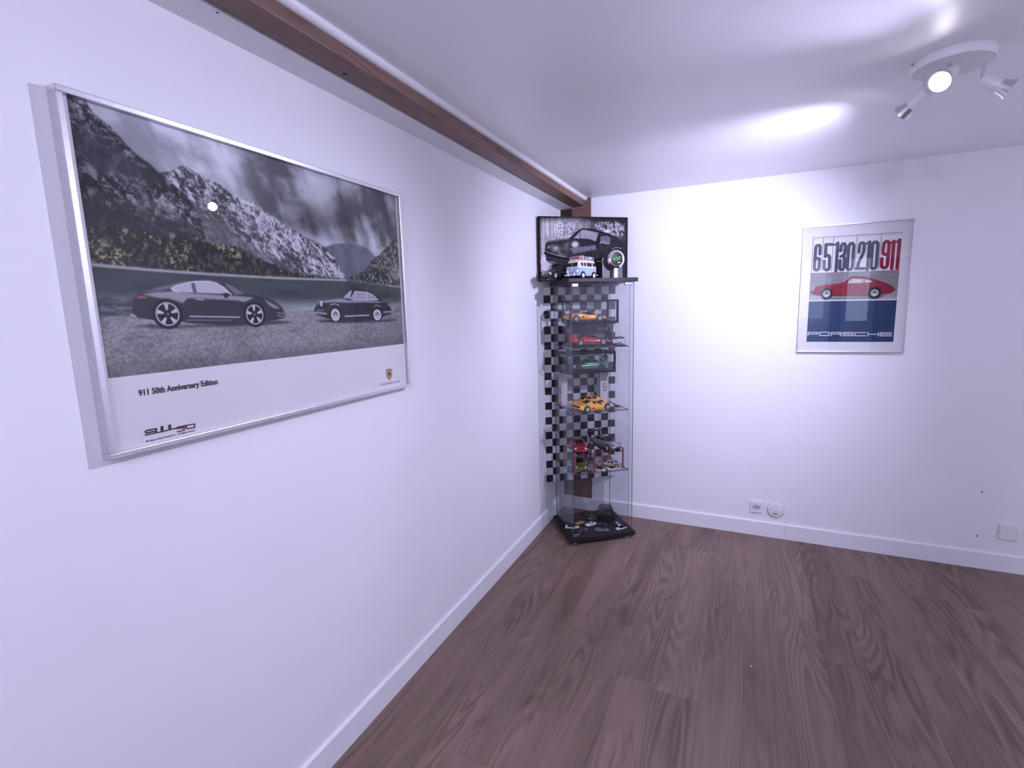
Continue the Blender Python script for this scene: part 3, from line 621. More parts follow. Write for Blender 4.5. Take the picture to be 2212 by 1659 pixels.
# crest
def crest(parent):
    q = cm([(87.17,7.98),(88.79,7.97),(90.42,7.65),(90.20,5.88),(89.90,4.84),(88.75,3.75),(87.43,4.57),(87.08,5.67)])
    MB().poly(q, 0.0188).build('crest', pm('ink_gold',(0.42,0.27,0.10),rough=0.5), parent)
    cx = sum(p[0] for p in q)/len(q); y1 = max(p[1] for p in q); y0 = min(p[1] for p in q); w = 0.5*(max(p[0] for p in q)-min(p[0] for p in q))
    m = MB(); ym = 0.45*y0+0.55*y1
    for k in (0.25,0.62): m.strokes([[(cx-w*0.85,y1-(y1-ym)*k*1.15-0.001),(cx-w*0.05,y1-(y1-ym)*k*1.15-0.001)],[(cx+w*0.1,ym-(ym-y0)*k*0.8),(cx+w*0.70,ym-(ym-y0)*k*0.8)]], 0.0014, z=0.0190)
    m.build('crest_stripes', M_INKR, parent)
    m = MB(); m.poly([(cx-w*0.3,ym+0.005),(cx+w*0.3,ym+0.005),(cx+w*0.28,ym-0.003),(cx,ym-0.007),(cx-w*0.28,ym-0.003)], 0.0191); m.build('crest_shield', M_INKB, parent)
    m = MB(); m.strokes([[(cx-w*0.6,y1-0.0022),(cx+w*0.6,y1-0.0022)]], 0.0012, z=0.0191); m.build('crest_name', M_INKB, parent)
crest(pic)
WORD = [[(5.36,9.58),(5.26,11.42),(9.99,11.39),(10.04,10.43),(5.41,10.44)], [(11.00,11.39),(15.62,11.36),(15.72,9.55),(11.11,9.56),(11.00,11.39)], [(16.76,9.47),(16.65,11.32),(21.34,11.29),(21.39,10.34),(16.80,10.36)], [(20.62,10.35),(21.48,9.46)],
  [(27.28,11.19),(22.29,11.22),(22.35,10.34),(27.19,10.32),(27.25,9.41),(22.25,9.42)], [(32.92,11.09),(28.05,11.12),(28.16,9.37),(33.04,9.36)], [(33.90,11.15),(33.97,9.25)], [(38.75,11.06),(38.82,9.20)], [(33.96,10.19),(38.81,10.13)], [(44.59,10.96),(39.60,10.99),(39.66,9.27),(44.71,9.26)], [(39.66,10.13),(44.37,10.11)]]
wx0 = min(p[0] for l in WORD for p in l); wx1 = max(p[0] for l in WORD for p in l); wy0 = min(p[1] for l in WORD for p in l)
pp = [(83.52,2.34),(94.28,2.28)]
sc_ = (pp[1][0]-pp[0][0])/(wx1-wx0)*0.01
m = MB(); m.strokes([[(pp[0][0]*0.01+(x-wx0)*sc_, pp[0][1]*0.01+(y-wy0)*sc_*1.25) for x,y in l] for l in WORD], 0.0011, z=0.0189); m.build('brand_lettering', M_INKG, pic)

# ------------------------------------------------------------------ framed number poster, back wall
pos = thing('framed_number_poster', 'upright silver framed poster with large numerals above a red vintage car', 'poster', (1.446, Y1, 1.164))
pos.rotation_euler = (PI/2, 0, 0)
QW, QH = 0.505, 0.704
frame_rails(pos, QW, QH, 0.0065, 0.020, M_ALU)
MB().box(0.003, QW-0.003, 0.003, QH-0.003, 0.003, 0.0098).build('paper', M_PAPER, pos)
MB().box(0.005, QW-0.005, 0.005, QH-0.005, 0.0142, 0.0162).build('glass', M_POSGLASS, pos)
R_ = Ras(4.75, 5.9, 45.6, 64.3, 400, 570); U, V = R_.U, R_.V
R_.img[:] = 0.72
K = '1740,490,10.0545'
INK = (0.075,0.078,0.105); RED = (0.27,0.018,0.045)
for l in ([(5.06,64.18),(45.90,63.71)], [(5.13,64.18),(5.06,44.96)], [(9.99,63.97),(9.82,45.56)], [(14.78,63.99),(14.78,45.39)], [(25.61,63.81),(25.53,45.28)], [(36.50,63.68),(36.35,45.15)], [(45.86,63.72),(45.68,44.42)]):
    R_.put(INK, R_.line(l,0.26))
# tiny caption lines
for l in ([(15.46,63.32),(25.03,63.16)], [(26.28,63.10),(32.38,62.98)], [(33.50,62.98),(35.94,62.96)], [(37.15,62.95),(45.41,62.81)], [(5.85,63.24),(7.28,63.25)], [(10.81,63.06),(13.86,63.01)]):
    R_.put((0.25,0.25,0.28), R_.line(l,0.22)*(0.45+0.55*(R_.noise(3.2,0.1,2,5)>0.45)),0.85)
W_ = 1.62
def dig(l, col=INK, w=W_): R_.put(col, R_.line(l,w))
dig([(8.67,55.13),(8.68,58.89),(8.32,59.72),(7.47,59.98),(6.71,59.59),(6.50,58.30),(6.37,47.69),(6.69,46.71),(7.56,46.30),(8.43,46.61),(8.65,47.56),(8.67,51.85),(8.36,52.63),(7.42,52.90)])
dig([(14.30,59.90),(11.31,60.09),(11.40,53.56)]); dig([(11.40,53.56),(12.20,54.18),(12.98,53.93),(13.46,53.04),(13.64,47.39),(13.30,46.40),(12.33,46.13),(11.49,46.51),(11.15,47.54),(11.01,51.07)])
dig([(16.86,60.45),(16.86,45.32)]); dig([(15.58,59.56),(16.82,60.45)],INK,1.1); 
dig([(18.47,56.17),(18.58,59.01),(19.25,59.91),(20.07,59.75),(20.51,58.73),(20.46,55.04),(20.11,53.83),(18.77,53.06)]); dig([(20.17,52.84),(20.53,51.58),(20.47,46.86),(19.95,45.90),(19.09,45.90),(18.55,46.73),(18.51,50.96)])
dig([(22.11,58.37),(22.72,59.67),(23.77,59.75),(24.41,58.68),(24.37,46.88),(23.80,45.80),(22.63,45.79),(22.04,46.77),(22.11,58.37)])
dig([(26.92,54.83),(27.00,58.48),(27.45,59.54),(28.38,59.68),(29.12,58.80),(29.18,55.88),(28.85,53.96),(27.07,49.18),(26.81,46.12)]); dig([(26.22,46.08),(29.83,45.94)])
dig([(31.46,59.83),(31.34,45.19)]); dig([(29.93,58.98),(31.39,59.95)],INK,1.1)
dig([(32.74,58.28),(33.43,59.55),(34.55,59.58),(35.23,58.57),(35.22,46.72),(34.67,45.66),(33.54,45.65),(32.82,46.62),(32.74,58.28)])
dig([(39.95,53.18),(38.97,52.72),(38.04,53.07),(37.65,54.30),(37.77,57.89),(38.16,59.17),(39.09,59.65),(39.98,59.03),(40.19,57.70),(40.08,46.92),(39.55,45.86),(38.44,45.76),(37.61,46.58),(37.45,50.70)],RED)
dig([(42.10,59.45),(42.16,45.10)],RED); dig([(40.73,58.57),(42.10,59.41)],RED,1.1)
dig([(44.57,59.85),(44.48,45.09)],RED); dig([(43.13,58.90),(44.58,59.73)],RED,1.1)
# photo band
bn = [(3.59,44.94),(46.57,44.23),(46.69,28.85),(3.50,29.56)]
ba = 0.30+0.10*(R_.noise(0.15,0.6,4,7)-0.5)-0.06*sstep(28,42,V)
R_.put(tint(ba,(1.0,0.97,0.99)), R_.mask(bn)); R_.put((0.50,0.49,0.51), R_.mask([(4.28,32.13),(45.79,30.15),(45.69,28.81),(3.97,29.41)],1.2)*R_.mask(bn),0.5)
R_.put((0.08,0.07,0.08), R_.mask([(12.40,31.33),(18.59,30.85),(31.42,30.66),(38.60,31.64),(40.66,31.31),(37.72,29.45),(14.26,29.85)],0.8),0.7)
CR = (0.24,0.020,0.040)
cb = [(5.35,34.03),(5.72,34.79),(7.06,35.07),(7.21,36.40),(8.16,37.47),(12.03,37.93),(15.97,38.16),(19.00,38.53),(20.27,38.97),(21.52,39.56),(22.93,40.99),(23.94,41.89),(26.05,42.13),(29.64,41.79),(32.39,41.26),(33.47,40.46),(37.07,39.06),(40.21,37.81),(42.33,36.38),(44.05,34.84),(44.56,33.97),(43.59,32.92),(42.64,32.10),(38.60,31.64),(32.43,31.12),(20.72,31.49),(15.48,31.68),(9.70,31.94),(7.20,32.54),(5.80,33.37)]
R_.put(CR, R_.mask(cb)); R_.put((0.36,0.06,0.08), R_.mask([(8.29,37.13),(15.99,37.86),(22.47,38.02),(35.11,37.68),(43.04,34.89),(35.17,36.70),(22.51,37.39),(16.02,37.30),(9.45,36.31)],0.6)*R_.mask(cb),0.5)
for w in ([(22.76,38.58),(24.44,40.72),(24.99,40.69),(23.95,38.32)], [(24.27,38.31),(25.21,40.68),(29.99,40.29),(29.29,38.25)], [(29.62,38.28),(30.41,40.22),(30.84,40.10),(30.12,38.31)], [(30.54,38.29),(31.09,40.04),(32.91,39.61),(34.39,38.45)]):
    R_.put((0.55,0.54,0.55), R_.mask(w))
R_.put((0.5,0.49,0.5), R_.line([(20.51,39.16),(22.81,41.30)],0.3)); R_.put((0.10,0.02,0.03), R_.line([(15.48,31.68),(32.44,31.07)],0.4))
R_.put((0.10,0.02,0.03), R_.line([(42.34,36.26),(44.41,34.10)],0.5),0.7)
for c,e in (([(13.15,32.96),(16.07,32.85),(13.34,29.63)],0), ([(35.45,32.62),(38.54,32.50),(35.67,29.39)],0)):
    cx,cy = c[0]; rx = c[1][0]-cx; ry = cy-c[2][1]
    R_.put((0.030,0.028,0.035), R_.ellipse((cx,cy),rx,ry)); R_.put((0.45,0.44,0.46), R_.ellipse((cx,cy),rx*0.58,ry*0.58)); R_.put((0.15,0.14,0.16), R_.ellipse((cx,cy+ry*0.1),rx*0.30,ry*0.30)); R_.put((0.60,0.59,0.62), R_.ellipse((cx,cy-ry*0.28),rx*0.30,ry*0.2))
R_.put((0.72,0.72,0.72), R_.line([(3.52,29.35),(45.90,28.64)],0.45))
bl = [(4.58,29.06),(45.36,28.41)]
b2 = [(4.45,6.10),(45.24,5.64)]
R_.put((0.026,0.055,0.125), R_.mask([bl[0],bl[1],(bl[1][0]+1.5,bl[1][1]),(b2[1][0]+1.5,b2[1][1]-2),(b2[0][0]-1.5,b2[0][1]-2),(bl[0][0]-1.5,bl[0][1])])*(V>5.9))
for l in WORD: R_.put((0.68,0.68,0.70), R_.line(l,0.44))
link('print', R_.mesh('number_print'), M_INK, pos, loc=(0,0,0.0100))

# timber post and dark door on the wall behind the photographer (they show as reflections in the picture glass)
struct(MB().box(2.28, 2.41, Y0, Y0+0.02, 0.0, CEIL).build('trim_3', M_POST))
d1 = struct(MB().box(2.80, 3.40, Y0, Y0+0.03, 0.0, 2.02).build('door_1', M_POST, bevel=0.003))
MB().cyl((2.87,Y0+0.03,1.02),(2.87,Y0+0.075,1.02),0.009,n=14).build('door_handle', M_ALU, d1, auto=True)

# ------------------------------------------------------------------ glass display cabinet, set across the corner
TH = math.radians(37.6); CB = Vector((0.2473, -0.5731)); UU = Vector((math.cos(TH), math.sin(TH))); VV = Vector((-math.sin(TH), math.cos(TH)))
def cw(s, d, z=0.0):
    p = CB + s*UU + d*VV; return (p.x, p.y, z)
CW, CD, ZB, ZT, ZTT = 0.43, 0.37, 0.045, 1.598, 1.621
SH = (1.2195, 0.830, 0.4475)      # glass shelf tops
cab = thing('display_cabinet', 'tall glass display cabinet with black base and top in the corner', 'cabinet', cw(0,0,0), TH)
MB().box(0, CW, 0, CD, 0.018, ZB).build('base_board', M_BLACKW, cab, bevel=0.0015)
MB().box(0, CW, 0, CD, ZT, ZTT).build('top_board', M_BLACKW, cab, bevel=0.0015)
for s_, d_ in ((0.035,0.03),(CW-0.05,0.03),(0.035,CD-0.03),(CW-0.035,CD-0.03)):
    MB().lathe([(0,0.0),(0,0.013),(0.016,0.015),(0.019,0.015)], (s_,d_,0), (0,0,1), n=20).build('foot', M_ALU, cab, auto=True)
def pane(name, a, thin, m=M_GLASS, parent=cab):
    # big faces clear, narrow edge faces dark
    mis = [1]*6
    for i in {'x': (3,5), 'y': (2,4), 'z': (0,1)}[thin]: mis[i] = 0
    mb = MB().box(*a, mis=mis); return link(name, mb.mesh(name), [m, M_GLASS_EDGE], parent)
pane('side_pane', (0.0180, 0.0220, 0.014, 0.352, ZB, ZT), 'x')
pane('side_pane', (0.4080, 0.4120, 0.014, 0.352, ZB, ZT), 'x')
pane('back_pane', (0.0225, 0.4075, 0.348, 0.352, ZB, ZT), 'y')
door = pane('door_pane', (0.0240, 0.3870, 0.014, 0.018, ZB+0.004, ZT-0.004), 'y')
for z_ in (ZT-0.026, ZB+0.004):
    MB().box(0.024, 0.062, 0.010, 0.024, z_, z_+0.020).build('hinge', M_CLIP, door, bevel=0.002)
MB().box(0.352, 0.402, 0.012, 0.024, ZT-0.020, ZT-0.002).build('magnet_catch', M_CLIP, cab, bevel=0.002)
for z_ in SH:
    pane('shelf', (0.026, 0.388, 0.026, 0.342, z_-0.005, z_), 'z')
    for d_ in (0.05, 0.31):
        for s_ in (0.022, 0.3885):
            MB().box(s_, s_+0.0195, d_, d_+0.010, z_-0.010, z_-0.0052).build('shelf_support', M_ALU, cab)

# checkered panel behind the cabinet
ck = bpy.data.materials.new('checkered_print'); ck.use_nodes = True; nt = ck.node_tree; bs = nt.nodes['Principled BSDF']
tc = nt.nodes.new('ShaderNodeTexCoord'); mp = nt.nodes.new('ShaderNodeMapping'); chk = nt.nodes.new('ShaderNodeTexChecker')
nt.links.new(tc.outputs['Object'], mp.inputs['Vector']); nt.links.new(mp.outputs[0], chk.inputs['Vector'])
mp.inputs['Location'].default_value = (0.0, 0.5, 0.0); mp.inputs['Scale'].default_value = (20.0, 0.0, 20.0)
chk.inputs['Scale'].default_value = 1.0; chk.inputs['Color1'].default_value = (0.62,0.61,0.62,1); chk.inputs['Color2'].default_value = (0.008,0.008,0.010,1)
nt.links.new(chk.outputs['Color'], bs.inputs['Base Color']); bs.inputs['Roughness'].default_value = 0.45
pn = MB().box(0, 0.50, 0, 0.003, 0, 1.30).build('checkered_panel', ck, loc=cw(-0.045,0.3712,0.288), rot=(0,0,TH))
tag(pn, 'long black and white checkered flag panel standing upright behind the glass cabinet', 'panel')

# ------------------------------------------------------------------ canvas on top of the cabinet
cv = thing('canvas_painting', 'black and white canvas painting of a vintage sports car on top of the cabinet', 'painting', cw(-0.097,0.27,ZTT))
cv.rotation_euler = (PI/2, 0, TH)
CWD, CHT = 0.588, 0.388
MB().box(0, CWD, 0, CHT, -0.024, -0.0004).build('stretcher', M_BLACK, cv, bevel=0.002)
R_ = Ras(0, 0, CWD*100, CHT*100, 480, 317); U, V = R_.U, R_.V
nn = R_.noise(0.16,0.16,5,2,0.6); n3 = R_.noise(0.7,0.5,4,4,0.6); nv = R_.noise(1.4,0.10,4,6)
base = 0.36+0.6*(nn-0.2)+0.25*(n3-0.5)
base *= 1-0.90*sstep(18,40,U); base *= 1-0.75*sstep(34,38,V+2*(n3-0.5)); base *= 0.4+0.6*sstep(0.6,3.0,U)
base *= 1-0.5*sstep(0.6,0.3,nv)
R_.img = tint(np.clip(base,0.02,0.8),(1.0,0.97,1.0))
T='C'
# city sketch marks behind the car
mk = (R_.noise(0.9,1.3,4,8,0.7)>0.58)*R_.mask([(11.82,35.57),(28.53,36.69),(26.45,31.54),(22.32,26.84),(15.21,25.87),(12.20,26.78)],2.0); R_.put((0.05,0.045,0.055), mk, 0.8)
mk = (R_.noise(1.2,0.7,4,9,0.7)>0.5)*R_.mask([(36.24,35.39),(50.35,36.02),(56.19,33.71),(56.25,26.07),(48.27,27.94),(40.91,29.78),(36.75,31.63)],1.5); R_.put((0.42,0.40,0.44), mk, 0.8)
for a in (1185,1205,1225,1245): R_.put((0.45,0.43,0.47), R_.line([[(50.35,34.60),(51.41,34.61),(52.47,34.39),(53.53,34.16)][(a-1185)//20], [(50.90,30.33),(51.96,30.10),(53.03,29.87),(53.98,30.36)][(a-1185)//20]],0.25),0.8)
R_.put((0.55,0.53,0.57), R_.mask([(43.00,30.74),(46.15,31.72),(46.68,29.83),(43.53,28.85)],0.4))
BK = (0.010,0.010,0.014)
crb = [(4.33,19.32),(4.38,22.11),(6.65,23.97),(12.18,24.83),(20.28,25.89),(22.33,27.77),(26.44,31.08),(29.52,31.66),(35.71,31.25),(40.91,29.78),(46.16,28.63),(50.92,26.04),(56.81,23.19),(58.45,19.34),(58.61,0.32),(28.31,0.70),(17.99,1.31),(10.90,5.20),(6.44,10.89),(4.50,14.65)]
dk = 0.008+0.030*n3; R_.put(tint(dk,(1,1,1.1)), R_.mask(crb,0.6), 0.985)
R_.put(tint(0.04+0.34*sstep(0.35,0.75,nn),(1,0.97,1.03)), R_.mask([(8.12,21.65),(20.27,24.49),(19.70,18.38),(17.11,14.61),(11.05,16.04),(7.08,19.32)],1.5),0.75)
R_.put((0.62,0.60,0.66), R_.ellipse([(23.56,22.15)][0],2.0,1.6,1.6),0.8); R_.put((0.40,0.33,0.38), R_.ellipse([(11.10,19.79)][0],1.3,0.7,0.8),0.8)
R_.put((0.20,0.20,0.26), R_.mask([(20.22,19.79),(36.73,21.71),(37.77,19.33),(22.23,16.49)],0.8)*(0.3+n3),0.8)
R_.put((0.38,0.37,0.42), R_.mask([(22.83,25.90),(26.69,29.91),(29.52,30.63),(38.83,28.82),(37.26,24.08),(33.10,25.48),(28.46,25.70)],0.4)*(0.5+0.6*nn),0.9)
R_.put((0.20,0.19,0.22), R_.mask([(40.39,26.94),(45.11,27.44),(47.22,26.02),(46.70,22.68),(40.39,22.67)],0.4)*(0.4+0.7*nn),0.9)
for l, w in (([(20.28,25.89),(22.84,28.01),(26.70,31.08),(29.52,31.57),(35.71,31.15),(40.91,29.78),(46.16,28.49),(51.46,25.57)],0.7), ([(26.69,30.38),(27.17,25.45)],0.35), ([(40.13,29.30),(38.04,22.18)],0.8), ([(4.63,22.11),(6.65,23.97),(12.18,24.83),(20.28,25.80)],0.6), ([(4.62,21.64),(4.16,18.39)],0.5), ([(4.04,16.99),(6.52,15.82),(12.54,14.63),(18.12,13.57)],1.5), ([(4.98,13.25),(9.96,10.40),(11.47,10.39)],0.9), ([(7.08,19.32),(11.13,22.12),(20.27,24.49)],0.35), ([(27.43,25.22),(33.10,24.54),(37.77,22.18)],0.4)):
    R_.put(BK, R_.line(l,w,0.14))
for l, w in (([(6.65,23.74),(12.17,24.59),(19.77,25.51)],0.18), ([(27.21,30.52),(30.03,30.87),(38.83,28.96)],0.2), ([(5.05,17.55),(12.55,15.33),(18.13,14.38)],0.22), ([(40.13,22.66),(40.91,23.86),(43.01,23.86),(43.28,22.67),(46.70,22.59)],0.3), ([(48.30,19.33),(50.42,20.29),(54.69,19.82)],0.2), ([(37.76,11.68),(44.08,12.37)],0.3), ([(5.59,19.78),(6.61,21.18),(7.34,19.78)],0.3), ([(6.46,12.07),(10.98,10.87)],0.25)):
    R_.put((0.55,0.53,0.58), R_.line(l,w,0.2),0.85)
R_.put((0.62,0.52,0.58), R_.mask([(1.27,15.59),(4.45,11.84),(8.95,10.41),(6.41,9.01),(4.84,5.26),(4.26,1.01),(1.50,0.81)],0.8)*(0.55+0.5*nn),0.85)
ed = np.minimum(np.minimum(U,CWD*100-U),np.minimum(V,CHT*100-V)); R_.put((0.012,0.011,0.013), sstep(1.5,0.7,ed+1.0*(n3-0.5))*np.where(U<2,1,0.8))
link('painted_face', R_.mesh('canvas_face'), vcol_mat('canvas_paint', 0.85), cv, loc=(0,0,0.0003))

# ------------------------------------------------------------------ model cars
def interp(keys, x):
    xs = np.array([k[0] for k in keys]); ys = np.array([k[1] for k in keys]); n = len(xs)
    h = np.diff(xs); dl = np.diff(ys)/h; m = np.zeros(n); m[0] = dl[0]; m[-1] = dl[-1]
    for i in range(1,n-1): m[i] = 0 if dl[i-1]*dl[i] <= 0 else 2*dl[i-1]*dl[i]/(dl[i-1]+dl[i])
    i = int(np.clip(np.searchsorted(xs,x)-1,0,n-2)); t = (x-xs[i])/h[i]; t = min(max(t,0),1)
    return (2*t**3-3*t*t+1)*ys[i]+(t**3-2*t*t+t)*h[i]*m[i]+(-2*t**3+3*t*t)*ys[i+1]+(t**3-t*t)*h[i]*m[i+1]
# profiles: x 0 tail .. 1 nose, heights as share of the full height, half widths as share of half the width
STY = {
 'coupe911': dict(L=.238,W=.098,H=.072, deck=[(0,.40),(.04,.52),(.15,.63),(.30,.64),(.55,.62),(.72,.60),(.86,.55),(.95,.46),(1,.32)], half=[(0,.66),(.04,.80),(.18,1.0),(.38,.95),(.6,.93),(.78,.98),(.92,.86),(1,.60)], roof=[(.03,.50),(.12,.66),(.25,.86),(.38,.98),(.47,1),(.54,.985),(.60,.91),(.70,.61)], win=(.30,.62), ax=(.20,.80), r=.0185, lamp='round'),
 'wedge': dict(L=.248,W=.110,H=.063, deck=[(0,.62),(.04,.70),(.25,.72),(.42,.64),(.62,.60),(.78,.56),(.92,.47),(1,.36)], half=[(0,.90),(.06,.97),(.2,1.0),(.42,.95),(.6,.93),(.8,.98),(.93,.90),(1,.74)], roof=[(.14,.68),(.28,.84),(.40,.98),(.47,1),(.53,.97),(.60,.86),(.72,.58)], win=(.40,.64), ax=(.20,.79), r=.0180, lamp='slit'),
 'spider': dict(L=.248,W=.110,H=.060, deck=[(0,.66),(.06,.80),(.22,.86),(.36,.90),(.45,.78),(.60,.70),(.78,.70),(.92,.52),(1,.38)], half=[(0,.90),(.06,.97),(.2,1.0),(.42,.95),(.6,.93),(.8,1.0),(.93,.90),(1,.72)], roof=[(.36,.84),(.42,.97),(.48,1),(.55,.97),(.62,.82),(.70,.62)], win=(.42,.66), ax=(.20,.80), r=.0185, lamp='slit'),
 'sedan': dict(L=.250,W=.102,H=.076, deck=[(0,.52),(.03,.62),(.2,.65),(.55,.62),(.72,.60),(.92,.53),(1,.38)], half=[(0,.80),(.05,.94),(.2,1.0),(.4,.95),(.6,.95),(.8,1.0),(.94,.90),(1,.72)], roof=[(.13,.63),(.24,.88),(.33,.98),(.43,1),(.53,.98),(.60,.90),(.72,.60)], win=(.28,.64), ax=(.18,.80), r=.0185, lamp='twin'),
 'beetle': dict(L=.225,W=.095,H=.083, deck=[(0,.30),(.06,.46),(.2,.55),(.5,.54),(.72,.54),(.86,.48),(.95,.38),(1,.25)], half=[(0,.50),(.06,.72),(.2,.98),(.4,.86),(.6,.84),(.8,.98),(.93,.74),(1,.5)], roof=[(.02,.40),(.12,.68),(.27,.90),(.42,1),(.52,.98),(.60,.90),(.70,.56)], win=(.28,.62), ax=(.20,.80), r=.0185, lamp='round'),
 'truck': dict(L=.09,W=.034,H=.036, deck=[(0,.55),(.04,.60),(.5,.60),(.6,.6),(.8,.6),(.95,.56),(1,.4)], half=[(0,.92),(.05,1),(.5,1),(.9,1),(1,.85)], roof=[(.42,.6),(.46,.95),(.55,1),(.72,1),(.80,.9),(.88,.6)], win=(.48,.8), ax=(.2,.8), r=.0075, lamp='twin'),
}
def model_car(label, style, col, pos, heading, scale=1.0, rim=None, wing=None, stripes=None, detail=2, group=None, open_top=False, name='model_car', tail_band=False, mirrors=True, roofcol=None):
    S = STY[style]; L_, W_, H_ = S['L']*scale, S['W']*scale, S['H']*scale
    m_body = col; root = thing(name, label, 'model car', pos, heading, group)
    gc = 0.13*H_; r = S['r']*scale
    nx = 30 if detail > 1 else 16; nr = 18 if detail > 1 else 12
    X = lambda f: (f-0.5)*L_
    hw = lambda f: interp(S['half'],f)*W_/2
    dk = lambda f: interp(S['deck'],f)*H_
    # lower body
    vs = []; fs = []
    fr = [0.5-0.5*math.cos(PI*i/(nx-1)) for i in range(nx)]; fr = [0.6*a+0.4*i/(nx-1) for i,a in enumerate(fr)]
    for f in fr:
        w = hw(f); z1 = dk(f); lift = gc*(1+0.9*max(0,(f-0.9)/0.1)+0.9*max(0,(0.08-f)/0.08))
        lift = min(lift, z1-0.08*H_); zc = 0.5*(z1+lift); hz = 0.5*(z1-lift)
        for j in range(nr):
            a = 2*PI*j/nr+PI/nr; c, s_ = math.cos(a), math.sin(a)
            e = 0.34
            yy = w*math.copysign(abs(c)**e,c); zz = zc+hz*math.copysign(abs(s_)**0.44,s_)
            if zz > zc: yy *= 1-0.10*((zz-zc)/max(hz,1e-6))**2
            vs.append((X(f),yy,zz))
    for i in range(nx-1):
        for j in range(nr): fs.append((i*nr+j,i*nr+(j+1)%nr,(i+1)*nr+(j+1)%nr,(i+1)*nr+j))
    fs.append(tuple(range(nr))); fs.append(tuple(range((nx-1)*nr+nr-1,(nx-1)*nr-1,-1)))
    bm_ = MB().add(vs,fs); body = bm_.build('body', m_body, root, smooth=True)
    bmx = bmesh.new(); bmx.from_mesh(body.data); bmesh.ops.recalc_face_normals(bmx, faces=bmx.faces[:]); bmx.to_mesh(body.data); bmx.free()
    # cabin surface
    ro = S['roof']; f0, f1 = ro[0][0], ro[-1][0]
    def cabp(f, ph, k=1.0):
        zb = dk(f)-0.03*H_; zt = max(interp(ro,f)*H_, zb+0.002*H_); wb = hw(f)*0.86
        c, s_ = math.cos(ph), math.sin(ph); e = 0.62
        hgt = (zt-zb)*abs(s_)**e; y = wb*math.copysign(abs(c)**e,c)*(1-0.26*hgt/(0.42*H_))
        return (X(f), y*k, zb+hgt+(k-1)*0.35*H_*(abs(s_)**2))
    nc, na = (22,15) if detail > 1 else (12,9)
    def patch(fa, fb, pa, pb, n1, n2, k):
        V_ = [cabp(fa+(fb-fa)*i/n1, pa+(pb-pa)*j/n2, k) for i in range(n1+1) for j in range(n2+1)]
        F_ = [(i*(n2+1)+j,(i+1)*(n2+1)+j,(i+1)*(n2+1)+j+1,i*(n2+1)+j+1) for i in range(n1) for j in range(n2)]
        return V_, F_
    if not open_top:
        MB().add(*patch(f0,f1,0,PI,nc,na-1,1.0)).build('cabin', roofcol or m_body, root, smooth=True)
        k = 1.025
        wa, wz = S['win']
        fm = 0.5*(wa+wz)-0.02
        for sd in (0,1):
            for fa, fb in ((wa,fm-0.012),(fm+0.012,wz)):
                A, B = (0.16,0.80) if sd == 0 else (PI-0.80,PI-0.16)
                MB().add(*patch(fa,fb,A,B,5,3,k)).build('side_window', M_WINDOW, root, smooth=True)
        pk = max(ro, key=lambda q: q[1])[0]
        MB().add(*patch(pk+0.35*(f1-pk), f1-0.02, 1.0, PI-1.0, 5, 5, k)).build('windscreen', M_WINDOW, root, smooth=True)
        MB().add(*patch(f0+0.30*(pk-f0), f0+0.72*(pk-f0), 1.08, PI-1.08, 5, 5, k)).build('rear_window', M_WINDOW, root, smooth=True)
    else:
        # open cockpit: dark tub, low raked screen, two hoops
        fa, fb = ro[0][0]+0.06, ro[-1][0]-0.06
        w = hw(0.5)*0.72; zt = dk(0.5)
        MB().box(X(fa),X(fb),-w,w,zt*0.8,zt*1.06).build('cockpit', M_BLACK, root, bevel=0.004*scale)
        MB().add(*patch(ro[-1][0]-0.13, ro[-1][0]-0.01, 0.5, PI-0.5, 4, 8, 1.0)).build('windscreen', M_WINDOW, root, smooth=True)
        for sg in (-1,1):
            pts = [(X(fa+0.03), sg*w*0.5+w*0.30*math.cos(a), zt*0.95+0.30*H_*math.sin(a)) for a in [PI*i/8 for i in range(9)]]
            MB().tube(pts, 0.0022*scale, n=6).build('roll_hoop', M_BLACK, root)
            MB().box(X(fa+0.06),X(fa+0.10),sg*w*0.5-w*0.3,sg*w*0.5+w*0.3,zt*0.9,zt+0.16*H_).build('seat', M_BLACK, root, bevel=0.003*scale)
    # wheels
    rim = rim or M_RIM
